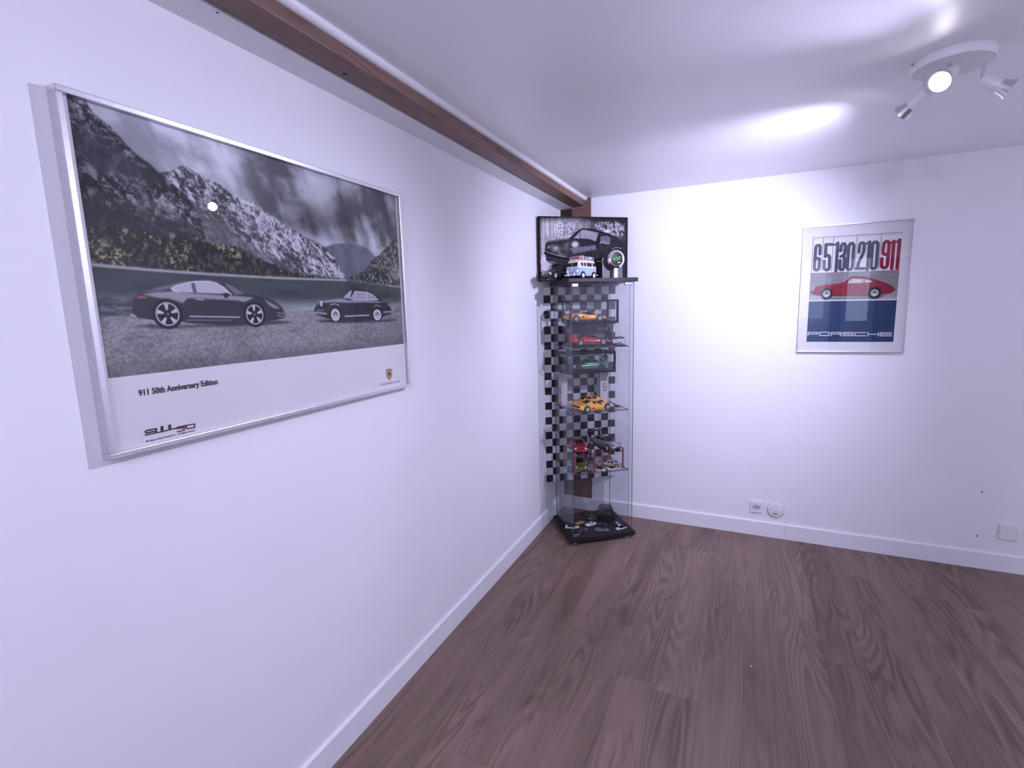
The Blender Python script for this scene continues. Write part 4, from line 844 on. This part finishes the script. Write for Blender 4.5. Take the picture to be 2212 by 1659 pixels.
    for fx in S['ax']:
        for sg in (-1,1):
            w = hw(fx); tw = 0.022*scale if style != 'truck' else 0.012*scale
            c0 = (X(fx), sg*(w-tw), r); ou = w+0.0012*scale
            if detail > 1:
                MB().cyl((X(fx),sg*(w-0.004*scale),r*1.04),(X(fx),sg*(w+0.0006*scale),r*1.04),r*1.20,n=22).build('wheel_arch', M_BLACK, root)
            t_ = MB().lathe([(0,0),(0,r*0.92),(tw*0.15,r),(tw*0.85,r),(tw,r*0.93),(tw+0.0005*scale,r*0.70),(tw-0.001*scale,r*0.66)], (X(fx),sg*(ou+0.0015*scale-tw),r), (0,sg,0), n=20).build('wheel', M_RUBBER, root, auto=True)
            rm = MB(); yb = ou+0.0010*scale
            if detail > 1:
                for q in range(5):
                    a = 2*PI*q/5+0.3; p1 = (X(fx)+r*0.64*math.cos(a), sg*yb, r+r*0.64*math.sin(a))
                    rm.cyl((X(fx),sg*(yb+0.0008*scale),r),p1,r*0.15,r*0.19,n=6)
                rm.lathe([(0,r*0.70),(0.002*scale,r*0.72),(0.002*scale,r*0.60),(0.0006*scale,r*0.58)], (X(fx),sg*(yb-0.0005*scale),r),(0,sg,0),n=20)
                rm.lathe([(0.0012*scale,0),(0.0012*scale,r*0.16),(0,r*0.18)],(X(fx),sg*yb,r),(0,sg,0),n=10)
                MB().lathe([(0,r*0.62),(0,0.0)],(X(fx),sg*(yb-0.0012*scale),r),(0,sg,0),n=16).build('brake_disc', pm('brake_disc',(0.22,0.22,0.24),rough=0.4,metal=0.6) if rim is M_RIM else M_RIMDK, t_)
            else:
                rm.lathe([(0.0006*scale,0),(0.0006*scale,r*0.62),(0,r*0.66)],(X(fx),sg*yb,r),(0,sg,0),n=14)
            rm.build('rim', rim, t_, smooth=False)
    if detail > 1:
        nose = 0.955
        for sg in (-1,1):
            if S['lamp'] == 'round':
                p = Vector((X(0.925), sg*hw(0.925)*0.76, dk(0.925)*0.86)); ax = Vector((0.86,sg*0.10,0.42)).normalized()
                MB().lathe([(-0.006*scale,0.0092*scale),(0.001*scale,0.0090*scale),(0.0035*scale,0.0060*scale),(0.0042*scale,0.0)],p,ax,n=18).build('headlight', M_LAMPG, root, smooth=True)
            elif S['lamp'] == 'slit':
                MB().box(X(0.90),X(0.945),sg*hw(0.9)*0.62-0.007*scale,sg*hw(0.9)*0.62+0.007*scale,dk(0.93)*0.92,dk(0.905)*1.0).build('headlight', M_LAMPG, root, bevel=0.002*scale)
            else:
                for q in (0.55,0.76):
                    MB().lathe([(-0.004*scale,0.0060*scale),(0.002*scale,0.0056*scale),(0.0025*scale,0)],(X(0.985),sg*hw(0.94)*q,dk(0.97)*0.80),(1,0,0.1),n=12).build('headlight', M_LAMPG, root, smooth=True)
            MB().box(X(0.002),X(0.02),sg*hw(0.03)*0.62-0.009*scale,sg*hw(0.03)*0.62+0.009*scale,dk(0.02)*0.70,dk(0.02)*0.90).build('tail_light', M_REDL if style != 'wedge' else M_REDL, root, bevel=0.0015*scale)
            if mirrors: MB().box(X(S['win'][1]-0.03),X(S['win'][1]+0.005),sg*(hw(0.62)+0.002*scale)-0.006*scale,sg*(hw(0.62)+0.002*scale)+0.006*scale,dk(0.62)+0.004*scale,dk(0.62)+0.014*scale).build('mirror', m_body, root, bevel=0.003*scale)
        MB().box(X(0.93),X(1.0)+0.0005,-hw(0.97)*0.62,hw(0.97)*0.62,gc*1.6,dk(1.0)*0.82).build('front_grille', M_BLACK, root, bevel=0.002*scale)
        MB().box(X(0.25),X(0.75),-hw(.5)*1.0,hw(.5)*1.0,gc*0.8,gc*1.35).build('sill', M_BLACK if style != 'wedge' else m_body, root, bevel=0.001*scale)
        if style in ('wedge','spider'):
            for sg in (-1,1): MB().box(X(0.34),X(0.40),sg*hw(0.37)*0.995-0.002*scale,sg*hw(0.37)*0.995+0.002*scale,dk(0.37)*0.42,dk(0.37)*0.56).build('side_vent', M_BLACK, root, bevel=0.001*scale)
        MB().box(X(0.28),X(0.72),hw(.5)*1.003-0.0005,hw(.5)*1.003+0.0004,dk(.5)*0.74,dk(.5)*0.76).build('crease', M_BLACK, root) if style in ('wedge','spider') else None
    if tail_band:
        MB().box(X(0)-0.0012,X(0.02),-hw(0.02)*0.93,hw(0.02)*0.93,dk(0.02)*0.66,dk(0.02)*0.94).build('tail_panel', M_BLACK, root, bevel=0.002*scale)
    if wing:
        wm, wz, wx, wc = wing     # material, height share, x share, chord share
        sp = hw(0.15)*0.98
        MB().prism([(X(wx),0),(X(wx+wc),0),(X(wx+wc*0.8),0.004*scale),(X(wx+0.1*wc),0.007*scale)], -sp, sp).build('rear_wing', wm, root, rot=(PI/2,0,0), loc=(0,0,wz*H_))
        for sg in (-1,1):
            MB().box(X(wx+0.01),X(wx+wc*0.8),sg*sp*0.82-0.0015*scale,sg*sp*0.82+0.0015*scale,dk(wx+0.03)*0.9,wz*H_+0.002).build('wing_strut', wm, root)
    if stripes:
        for y0, y1, mm in stripes:
            vs = []; n = 10; fa, fb = S['roof'][-1][0]+0.02, 0.975
            for i in range(n+1):
                f = fa+(fb-fa)*i/n; vs += [(X(f),y0*W_/2,dk(f)*1.0+0.0009*scale),(X(f),y1*W_/2,dk(f)*1.0+0.0009*scale)]
            MB().add(vs,[(2*i,2*i+1,2*i+3,2*i+2) for i in range(n)]).build('bonnet_stripe', mm, root, smooth=True)
    return root

YEL = paint('yellow', (0.78,0.36,0.045)); REDP = paint('red', (0.42,0.012,0.030)); DRED = paint('dark_red', (0.26,0.008,0.010)); GRN = paint('green', (0.030,0.165,0.100)); OLV = paint('olive', (0.120,0.095,0.012))
SILV = paint('silver_grey', (0.13,0.13,0.15)); BLK = paint('black', (0.006,0.006,0.007), rough=0.45); WHT = paint('white', (0.72,0.71,0.74)); BLU = paint('dark_blue', (0.018,0.024,0.090)); GRY = paint('grey', (0.14,0.14,0.16)); PURP = paint('plum', (0.055,0.030,0.048)); LGRN = paint('sage_green', (0.27,0.26,0.13)); ORG = paint('amber', (0.52,0.25,0.04)); STB = paint('stripe_blue', (0.10,0.16,0.32)); MINT = paint('pale_grey', (0.38,0.38,0.36))
A_U = TH; A_NU = TH+PI; A_F = TH-PI/2       # headings: along the front to the right, to the left, towards the viewer
def at(s, d, z): return cw(s, d, z)

# black framed acrylic cases
def framed_case(label, s0, s1, d0, d1, z0, z1, bar=0.011, plinth=0.013):
    t = thing('model_display_case', label, 'display case', cw(s0,d0,z0), TH)
    w, dp, h = s1-s0, d1-d0, z1-z0
    MB().box(0,w,0,dp,0,plinth).build('plinth', M_BLACK, t, bevel=0.001)
    for x_ in (0,w-bar):
        for y_ in (0,dp-bar): MB().box(x_,x_+bar,y_,y_+bar,plinth,h-bar).build('corner_bar', M_BLACK, t)
    for y_ in (0,dp-bar): MB().box(0,w,y_,y_+bar,h-bar,h).build('top_bar', M_BLACK, t)
    for x_ in (0,w-bar): MB().box(x_,x_+bar,bar,dp-bar,h-bar,h).build('top_bar', M_BLACK, t)
    MB().box(bar,w-bar,bar*0.4,bar*0.4+0.001,plinth,h-bar).build('clear_panel', M_ACRYLIC, t)
    MB().box(w-bar*0.4-0.001,w-bar*0.4,bar,dp-bar,plinth,h-bar).build('clear_panel', M_ACRYLIC, t)
    return t

# ---- first shelf: red car before the grey display backdrop, case with the yellow open car stacked above
z1 = SH[0]
bx = thing('backdrop_display_box', 'clear topped display box with grey printed backdrop behind the red car', 'display box', cw(0.045,0.075,z1), TH)
MB().box(0,0.315,0,0.155,0,0.008).build('plinth', M_BLACK, bx, bevel=0.001)
bkp = pm('grey_backdrop', (0.085,0.078,0.092), rough=0.5, var=0.55, scale=14)
cv_ = MB(); pr_ = [(0.310,0.150),(0.005,0.150)]
MB().box(0.004,0.311,0.146,0.150,0.008,0.134).build('backdrop', bkp, bx)
pts = [(0.311-0.03*(1-math.cos(a)),0.146-0.07*math.sin(a)) for a in [i*PI/2/6 for i in range(7)]]
wall_ = MB(); n_ = len(pts)
wall_.add([(x_,y_,0.008) for x_,y_ in pts]+[(x_+0.004,y_,0.134-0.02*(0.146-y_)/0.07) for x_,y_ in pts],[(i,i+1,n_+i+1,n_+i) for i in range(n_-1)]).build('backdrop_wing', M_BLACKW, bx, smooth=True)
scr = MB(); scr.strokes([[(0.218,0.098),(0.235,0.112),(0.228,0.095),(0.247,0.108),(0.252,0.096),(0.272,0.112),(0.262,0.094),(0.290,0.108)],[(0.230,0.086),(0.255,0.090),(0.285,0.097)]],0.0022)
scr.build('script_lettering', pm('silver_ink',(0.5,0.48,0.53),rough=0.4), bx, rot=(PI/2,0,0), loc=(0,0.1455,0))
MB().cyl((0.030,0.1458,0.092),(0.030,0.1450,0.092),0.015,n=24).build('round_emblem', pm('emblem_grey',(0.30,0.29,0.33),rough=0.4), bx)
MB().box(0,0.315,0,0.155,0.135,0.138).build('lid', M_ACRYLIC, bx, bevel=0.001)
MB().box(0,0.315,0,0.0012,0.008,0.135).build('clear_panel', M_ACRYLIC, bx)
model_car('red wedge shaped sports car with high rear wing before the grey backdrop', 'wedge', REDP, at(0.180,0.148,z1+0.008), A_U, wing=(REDP,1.02,0.0,0.13))
framed_case('black framed clear case with yellow open sports car stacked on the backdrop box', 0.035, 0.345, 0.080, 0.235, z1+0.138, z1+0.138+0.140)
model_car('yellow open top sports car inside the upper black framed case', 'spider', YEL, at(0.155,0.150,z1+0.138+0.013), A_U, open_top=True)
model_car('small dark blue car beside the yellow open car in the upper case', 'wedge', BLU, at(0.312,0.165,z1+0.138+0.013), A_U+0.5, scale=0.28, detail=1)
# small angled stand with a dark car under it and a blue car on top
st = thing('acrylic_display_stand', 'small clear acrylic stand holding a tiny blue car on first shelf', 'display stand', cw(0.335,0.050,z1), TH)
MB().box(-0.028,0.040,-0.018,0.018,0.040,0.042).build('platform', M_ACRYLIC, st); MB().box(0.038,0.040,-0.018,0.018,0.0,0.040).build('leg', M_ACRYLIC, st); MB().box(-0.028,-0.026,-0.018,0.018,0.0,0.040).build('leg', M_ACRYLIC, st); MB().box(-0.028,0.040,-0.018,0.018,0.0,0.004).build('foot_plate', M_BLACK, st)
model_car('tiny blue race car on top of the clear acrylic stand', 'spider', BLU, at(0.341,0.050,z1+0.042), A_U+0.25, scale=0.26, detail=1)
model_car('tiny black and silver car underneath the clear acrylic stand', 'coupe911', GRY, at(0.341,0.050,z1+0.004), A_U-0.2, scale=0.25, detail=1)

# ---- second shelf: two upright card boxes carry the case with the green car; two yellow cars below
z2 = SH[1]; hb = 0.215
def card_box(label, s0, w, d0, dep, h, logo):
    t = thing('packaging_box', label, 'box', cw(s0,d0,z2), TH)
    cardm = pm('pale_card',(0.46,0.42,0.42),rough=0.6,var=0.05)
    MB().box(0,w,0,dep,0,h).build('carton', cardm, t, bevel=0.001)
    if logo:
        dkm = pm('card_print',(0.05,0.045,0.06),rough=0.6)
        m_ = MB(); c = (w*0.52,h*0.50); rr = w*0.30; m_.strokes([[(c[0]+rr*math.cos(a)*0.62,c[1]+rr*1.5*math.sin(a)) for a in [2*PI*i/20 for i in range(20)]+[0]]], 0.0028)
        m_.strokes([[(c[0]-rr*0.5,c[1]),(c[0]-rr*0.15,c[1])],[(c[0]+rr*0.15,c[1]),(c[0]+rr*0.5,c[1])],[(c[0]-0.003,c[1]-rr*1.4),(c[0]+0.004,c[1]-rr*0.9)]], 0.006)
        m_.build('wheel_logo', dkm, t, rot=(PI/2,0,0), loc=(0,-0.0006,0))
        m_ = MB(); m_.strokes([[(w*0.22,h*0.90),(w*0.80,h*0.885)]],0.0045); m_.strokes([[(w*0.25,h*0.74),(w*0.75,h*0.735)],[(w*0.25,h*0.70),(w*0.75,h*0.695)]],0.0016)
        m_.build('printed_text', dkm, t, rot=(PI/2,0,0), loc=(0,-0.0006,0))
    return t
card_box('pale upright packaging box with wheel logo under the green car case', 0.302, 0.060, 0.262, 0.065, hb, True)
card_box('plain pale upright packaging box beside the left glass side of second shelf', 0.036, 0.040, 0.262, 0.065, hb, False)
framed_case('black framed clear case with green rear winged car on two upright boxes', 0.040, 0.366, 0.165, 0.325, z2+hb, z2+hb+0.132)
model_car('green sports car with rear wing inside the lower black framed case', 'coupe911', GRN, at(0.208,0.240,z2+hb+0.013), A_NU-0.06, rim=M_RIMDK, wing=(GRN,0.86,0.0,0.13))
model_car('yellow rounded coupe parked behind the yellow wedge car on second shelf', 'coupe911', YEL, at(0.190,0.206,z2), A_NU+0.14)
model_car('yellow wedge car with black rear band at the front of second shelf', 'wedge', YEL, at(0.180,0.088,z2), A_U+0.20, tail_band=True)
model_car('tiny red car by the left front corner of second shelf', 'wedge', DRED, at(0.060,0.046,z2), A_NU, scale=0.26, detail=1)
model_car('tiny black car at the right end of second shelf', 'spider', BLK, at(0.340,0.105,z2), A_U+0.15, scale=0.30, detail=1)

# ---- third shelf: two red four post lifts
z3 = SH[2]; RPST = paint('lift_red',(0.38,0.03,0.06),rough=0.4)
def car_lift(label, s0, d0, rz, w, l, h):
    t = thing('toy_car_lift', label, 'car lift', cw(s0,d0,z3), TH+rz)
    for x_ in (0,w):
        for y_ in (0,l): MB().box(x_-0.0045,x_+0.0045,y_-0.0045,y_+0.0045,0,h+0.012).build('post', RPST, t, bevel=0.0008)
    for x_ in (0.016,w-0.016-0.030): MB().box(x_,x_+0.030,-0.006,l+0.006,h-0.006,h).build('ramp', M_RIMDK, t, bevel=0.0006)
    for y_ in (0,l): MB().box(0,w,y_-0.002,y_+0.002,h-0.010,h-0.006).build('cross_bar', M_RIMDK, t)
    for x_ in (0,w):
        for y_ in (0,l): MB().box(x_-0.009,x_+0.009,y_-0.009,y_+0.009,0,0.002).build('foot_plate', RPST, t)
    return t
hl = 0.118
car_lift('red four post toy lift carrying the dark red coupe', 0.047, 0.050, 0.0, 0.128, 0.20, hl)
car_lift('red four post toy lift carrying the silver race car', 0.232, 0.062, 0.0, 0.138, 0.20, hl)
model_car('dark red coupe raised on the red toy lift beside the glass', 'coupe911', DRED, at(0.112,0.150,z3+hl), A_F-0.26, scale=0.96)
model_car('olive green coupe parked under the lift with the dark red coupe', 'coupe911', OLV, at(0.112,0.148,z3+0.0), A_F-0.26, scale=0.90)
model_car('silver grey race car with blue stripes and black rear wing on the lift', 'sedan', SILV, at(0.292,0.150,z3+hl), A_F+0.30, scale=0.96, wing=(BLK,1.18,-0.02,0.13), stripes=((-0.28,-0.12,WHT),(-0.06,0.06,STB),(0.12,0.28,WHT)))
model_car('sage green low car parked under the lift with the silver race car', 'wedge', LGRN, at(0.305,0.120,z3), A_U-0.35, scale=0.60, roofcol=MINT)
model_car('small grey car between the two red toy lifts', 'sedan', GRY, at(0.214,0.225,z3), A_F+0.4, scale=0.36, detail=1)
model_car('tiny white car with dark panels at the shelf edge between the red posts', 'sedan', WHT, at(0.212,0.048,z3), A_F+0.9, scale=0.27, detail=1, roofcol=M_WINDOW)
model_car('tiny white and black car under the lift at the shelf edge', 'wedge', WHT, at(0.295,0.048,z3), A_U, scale=0.30, detail=1, roofcol=M_WINDOW)

# ---- base board: tiny cars and a dark plinth
zb = ZB
def tiny(label, style, col, px, head, sc_, **k): return model_car(label, style, col, at(px[0],px[1],zb), head, scale=sc_, detail=1, **k)
tiny('tiny white and black race car by the left front of the cabinet base', 'wedge', WHT, (0.0597, 0.1476), A_U+0.15-0.5, 0.36, roofcol=M_WINDOW)
tiny('tiny amber yellow car behind the white ones on the cabinet base', 'wedge', ORG, (0.1329, 0.1992), A_U+0.35, 0.28)
tiny('tiny long white car in the middle of the cabinet base', 'sedan', WHT, (0.1922, 0.1526), A_U+0.30, 0.33)
tiny('tiny white van like car standing by the dark plinth on the cabinet base', 'truck', WHT, (0.3619, 0.1107), A_F, 0.55)
tiny('tiny white and black rally car near the right front of the cabinet base', 'coupe911', WHT, (0.3553, 0.0481), A_NU+0.25, 0.32, roofcol=M_WINDOW)
tiny('tiny dark grey car at the front edge of the cabinet base', 'spider', GRY, (0.2262, 0.0574), A_U-0.3, 0.36)
tiny('tiny plum coloured car at the front left of the cabinet base', 'wedge', PURP, (0.1024, 0.0931), A_U+0.3, 0.34)
tiny('tiny black car with pale headlights at the back of cabinet base', 'sedan', BLK, (0.2373, 0.3161), A_F, 0.34)
tiny('tiny dark green car in the middle row of the cabinet base', 'coupe911', paint('bottle_green',(0.012,0.020,0.014)), (0.2361, 0.2374), A_U, 0.34)
tiny('tiny black racing car with a pale stripe before the dark plinth', 'spider', BLK, (0.2669, 0.1456), A_U-0.4, 0.30)
# smoked trapezoid display
q = (0.3189, 0.1827)
td = thing('smoked_display_dome', 'dark smoked trapezoid display dome at the back of the cabinet base', 'display case', cw(q[0],q[1]+0.03,zb), TH)
MB().box(-0.052,0.052,-0.035,0.035,0,0.040).build('plinth', M_BLACK, td, bevel=0.002)
a_ = [(-0.050,-0.033),(0.050,-0.033),(0.050,0.033),(-0.050,0.033)]; b_ = [(-0.034,-0.022),(0.034,-0.022),(0.034,0.022),(-0.034,0.022)]
MB().add([(x_,y_,0.040) for x_,y_ in a_]+[(x_,y_,0.098) for x_,y_ in b_],[(0,1,5,4),(1,2,6,5),(2,3,7,6),(3,0,4,7),(4,5,6,7)]).build('dome', M_SMOKE, td)
dm = MB()
for i in range(4):
    dm.tube([(a_[i][0],a_[i][1],0.040),(b_[i][0],b_[i][1],0.098)],0.0012,n=6); dm.tube([(b_[i][0],b_[i][1],0.098),(b_[(i+1)%4][0],b_[(i+1)%4][1],0.098)],0.0012,n=6)
dm.build('dome_edge', M_BLACK, td)
model_car('tiny dark car under the smoked display dome', 'coupe911', GRY, cw(q[0],q[1]+0.03,zb+0.040), A_F+0.7, scale=0.30, detail=1)

# ------------------------------------------------------------------ on top of the cabinet: camper van, round badge, black car
SKY = paint('sky_blue',(0.30,0.43,0.66)); CRM = paint('cream',(0.72,0.64,0.60)); LUG = paint('luggage_red',(0.28,0.015,0.030),rough=0.5)
def camper(label, pos, heading):
    t = thing('model_camper_van', label, 'model van', pos, heading)
    L_, W_, H_ = 0.175, 0.104, 0.112; gc = 0.014
    def slab(z0, z1, in0, in1, n=1):
        """rounded box ring between two heights; nose at +x is bowed"""
        def ring(z, ins):
            r = 0.018; w = W_/2-ins; pts = []
            for cx,cy,a0 in ((L_/2-r-ins,w-r,0),(-L_/2+r+ins,w-r,90),(-L_/2+r+ins,-w+r,180),(L_/2-r-ins,-w+r,270)):
                for i in range(6):
                    a = math.radians(a0+i*18); pts.append((cx+r*math.cos(a),cy+r*math.sin(a),z))
            return pts
        A = ring(z0,in0); B = ring(z1,in1); k = len(A); return A+B, [(i,(i+1)%k,k+(i+1)%k,k+i) for i in range(k)]
    m_ = MB(); belt = 0.062
    for z0,z1,a,b in ((gc,0.020,0.005,0.001),(0.020,belt,0.001,0.0)): m_.add(*slab(z0,z1,a,b))
    m_.build('lower_body', SKY, t, auto=True)
    m_ = MB()
    for z0,z1,a,b in ((belt,belt+0.003,0.0,0.0005),(belt+0.003,0.096,0.0005,0.007),(0.096,0.104,0.007,0.012),(0.104,0.110,0.012,0.026)): m_.add(*slab(z0,z1,a,b))
    v_, f_ = slab(0.1099,0.1100,0.026,0.027); k = len(v_)//2; m_.add(v_[k:],[tuple(range(k))])
    m_.build('upper_body', CRM, t, auto=True)
    MB().box(-L_/2+0.01,L_/2-0.01,-W_/2+0.008,W_/2-0.008,gc-0.003,gc+0.003).build('chassis', M_BLACK, t)
    # windows follow the leaning sides
    def side_win(x0,x1,sg):
        z0,z1 = 0.069,0.090; y0 = W_/2-0.0005-(z0-0.065)*0.21; y1 = W_/2-0.0005-(z1-0.065)*0.21
        MB().add([(x0,sg*(y0+0.0007),z0),(x1,sg*(y0+0.0007),z0),(x1,sg*(y1+0.0007),z1),(x0,sg*(y1+0.0007),z1)],[(0,1,2,3)]).build('side_window', M_WINDOW, t)
    for sg in (-1,1):
        for x0,x1 in ((0.046,0.064),(0.020,0.038),(-0.036,0.012),(-0.070,-0.044)): side_win(x0,x1,sg)
    for y0,y1 in ((-0.038,-0.002),(0.002,0.038)):
        xx = L_/2-0.0005+0.0008
        MB().add([(xx,y0,0.068),(xx,y1,0.068),(xx-0.005,y1,0.090),(xx-0.005,y0,0.090)],[(0,1,2,3)]).build('windscreen', M_WINDOW, t)
    MB().box(L_/2+0.002,L_/2+0.008,-W_/2+0.000,W_/2-0.000,0.017,0.025).build('front_bumper', M_WHITEP, t, bevel=0.002)
    for y_ in (-0.022,0.022): MB().box(L_/2+0.006,L_/2+0.011,y_-0.0025,y_+0.0025,0.014,0.033).build('bumper_guard', M_WHITEP, t, bevel=0.001)
    MB().box(-L_/2-0.008,-L_/2-0.002,-W_/2+0.004,W_/2-0.004,0.017,0.025).build('rear_bumper', M_WHITEP, t, bevel=0.002)
    for sg in (-1,1): MB().lathe([(-0.003,0.009),(0.002,0.0088),(0.004,0.005),(0.0045,0)],(L_/2,sg*0.034,0.041),(1,0,0),n=18).build('headlight', M_LAMPG, t, smooth=True)
    MB().lathe([(0,0.0095),(0.0012,0.0095),(0.0012,0.0075),(0.0006,0.0075)],(L_/2+0.0002,0,0.050),(1,0,0),n=24).build('round_emblem', M_WHITEP, t)
    for x_ in (-0.052,0.050):
        for sg in (-1,1):
            r = 0.0175; yo = W_/2+0.0015
            MB().cyl((x_,sg*(W_/2-0.004),0.019),(x_,sg*(W_/2+0.0004),0.019),0.0215,n=22).build('wheel_arch', M_BLACK, t)
            w_ = MB().lathe([(0,0),(0,r*0.93),(0.003,r),(0.015,r),(0.018,r*0.93),(0.018,r*0.68),(0.017,r*0.66)],(x_,sg*(yo-0.0175),r),(0,sg,0),n=20).build('wheel', M_RUBBER, t, auto=True)
            MB().lathe([(0.0175,r*0.66),(0.0185,r*0.4),(0.0200,r*0.2),(0.0200,0)],(x_,sg*(yo-0.0175),r),(0,sg,0),n=18).build('hub_cap', M_WHITEP, w_, smooth=True)
    rk = MB()
    for sg in (-1,1):
        for z_ in (0.113,0.124): rk.tube([(-0.070,sg*0.036,z_),(0.060,sg*0.036,z_)],0.0012,n=6)
        for x_ in (-0.070,-0.037,-0.005,0.028,0.060): rk.tube([(x_,sg*0.036,0.104),(x_,sg*0.036,0.124)],0.0011,n=6)
    for x_ in (-0.070,-0.045,-0.020,0.005,0.030,0.060): rk.tube([(x_,-0.036,0.113),(x_,0.036,0.113)],0.0012,n=6)
    for x_ in (-0.070,0.060): rk.tube([(x_,-0.036,0.124),(x_,0.036,0.124)],0.0012,n=6)
    rk.build('roof_rack', M_WHITEP, t)
    MB().box(0.004,0.050,-0.022,0.028,0.1142,0.133).build('red_suitcase', LUG, t, bevel=0.003); MB().box(0.020,0.024,-0.0225,0.0285,0.114,0.1335).build('suitcase_strap', CRM, t)
    MB().box(-0.030,0.000,-0.028,0.010,0.1142,0.124).build('roof_bag', M_BLACKW, t, bevel=0.003); MB().box(-0.064,-0.036,-0.010,0.028,0.1142,0.128).build('roof_crate', pm('crate_white',(0.5,0.5,0.52),rough=0.5), t, bevel=0.002)
    MB().tube([(-0.055+0.018*math.cos(a),-0.030,0.136+0.018*math.sin(a)) for a in [2*PI*i/18 for i in range(19)]],0.0014,n=6).build('bicycle_wheel', M_BLACKW, t)
    return t
camper('pale blue and cream model camper van with red suitcase on roof rack', cw((0.1149, 1.6287)[0],0.100,ZTT), TH-2.60)
# round chrome badge on a stand
bd = thing('round_badge_stand', 'chrome rimmed round black badge with green lettering on a small stand', 'badge', cw(0.338,0.110,ZTT), TH)
bd.scale = (1.40,)*3
MB().box(-0.050,0.045,0.028,0.031,0,0.090).build('back_plate', pm('slate_grey',(0.085,0.078,0.090),rough=0.35,var=0.4,scale=25), bd)
MB().box(-0.030,0.030,-0.016,0.031,0,0.003).build('foot_plate', M_ALU, bd, bevel=0.0008)
MB().box(-0.0075,0.0075,-0.002,0.001,0.003,0.060).build('stem', M_ALU, bd)
bq = Vector((0,0,0.082)); an = Vector((0,-1,0.0)).normalized()
MB().lathe([(-0.012,0.0),(-0.012,0.030),(-0.004,0.0385),(0.003,0.0385),(0.008,0.033),(0.0095,0.0285),(0.0085,0.0268)], bq, an, n=48).build('chrome_ring', M_CHROME, bd, auto=True)
fc = MB().lathe([(0.0080,0.0272),(0.0086,0.024),(0.0086,0.0)], bq, an, n=40).build('badge_face', M_BLACK, bd, auto=True)
GRNI = pm('green_ink',(0.03,0.30,0.03),rough=0.5)
tm = text_mesh('WISE', 0.017, 0.0006, 0.15, 'CENTER', 0.95); tm.transform(Matrix.Translation(bq+an*0.0092)@Matrix.Rotation(-0.0,4,'Y')@Matrix.Rotation(PI/2,4,'X')@Matrix.Rotation(0.22,4,'Z')@Matrix.Translation((0,-0.004,0)))
link('lettering', tm, GRNI, bd)
MB().strokes([[(-0.015,-0.012),(0.018,-0.004)]],0.0012).build('underline', GRNI, bd, rot=(PI/2,0,0), loc=tuple(bq+an*0.0092))
MB().strokes([[(0.004,-0.0155),(0.017,-0.0135)]],0.0035).build('small_print', WHT, bd, rot=(PI/2,0,0), loc=tuple(bq+an*0.0092))
model_car('black rounded model car left of the camper van on the cabinet top', 'beetle', BLK, cw((-0.0169, 1.6345)[0],0.163,ZTT+0.004), TH-2.60, scale=0.98, name='model_car')
pl = MB().box(-0.112,0.112,-0.050,0.050,0,0.004).build('display_plinth', M_ACRYLIC, loc=cw((-0.0169, 1.6345)[0],0.163,ZTT), rot=(0,0,TH-2.60)); tag(pl, 'flat clear plinth under the black model car on the cabinet top', 'display stand')
# crumb on the floor
q = (1.2388, -1.2830, 0.0000)
cr = MB().lathe([(0,0.0),(0.0005,0.004),(0.002,0.0035),(0.003,0.0)],(0,0,0),(0,0,1),n=7).build('paper_crumb', M_WHITEP, loc=(q[0],q[1],0.0)); tag(cr, 'tiny white crumb lying on the wooden floor', 'crumb')
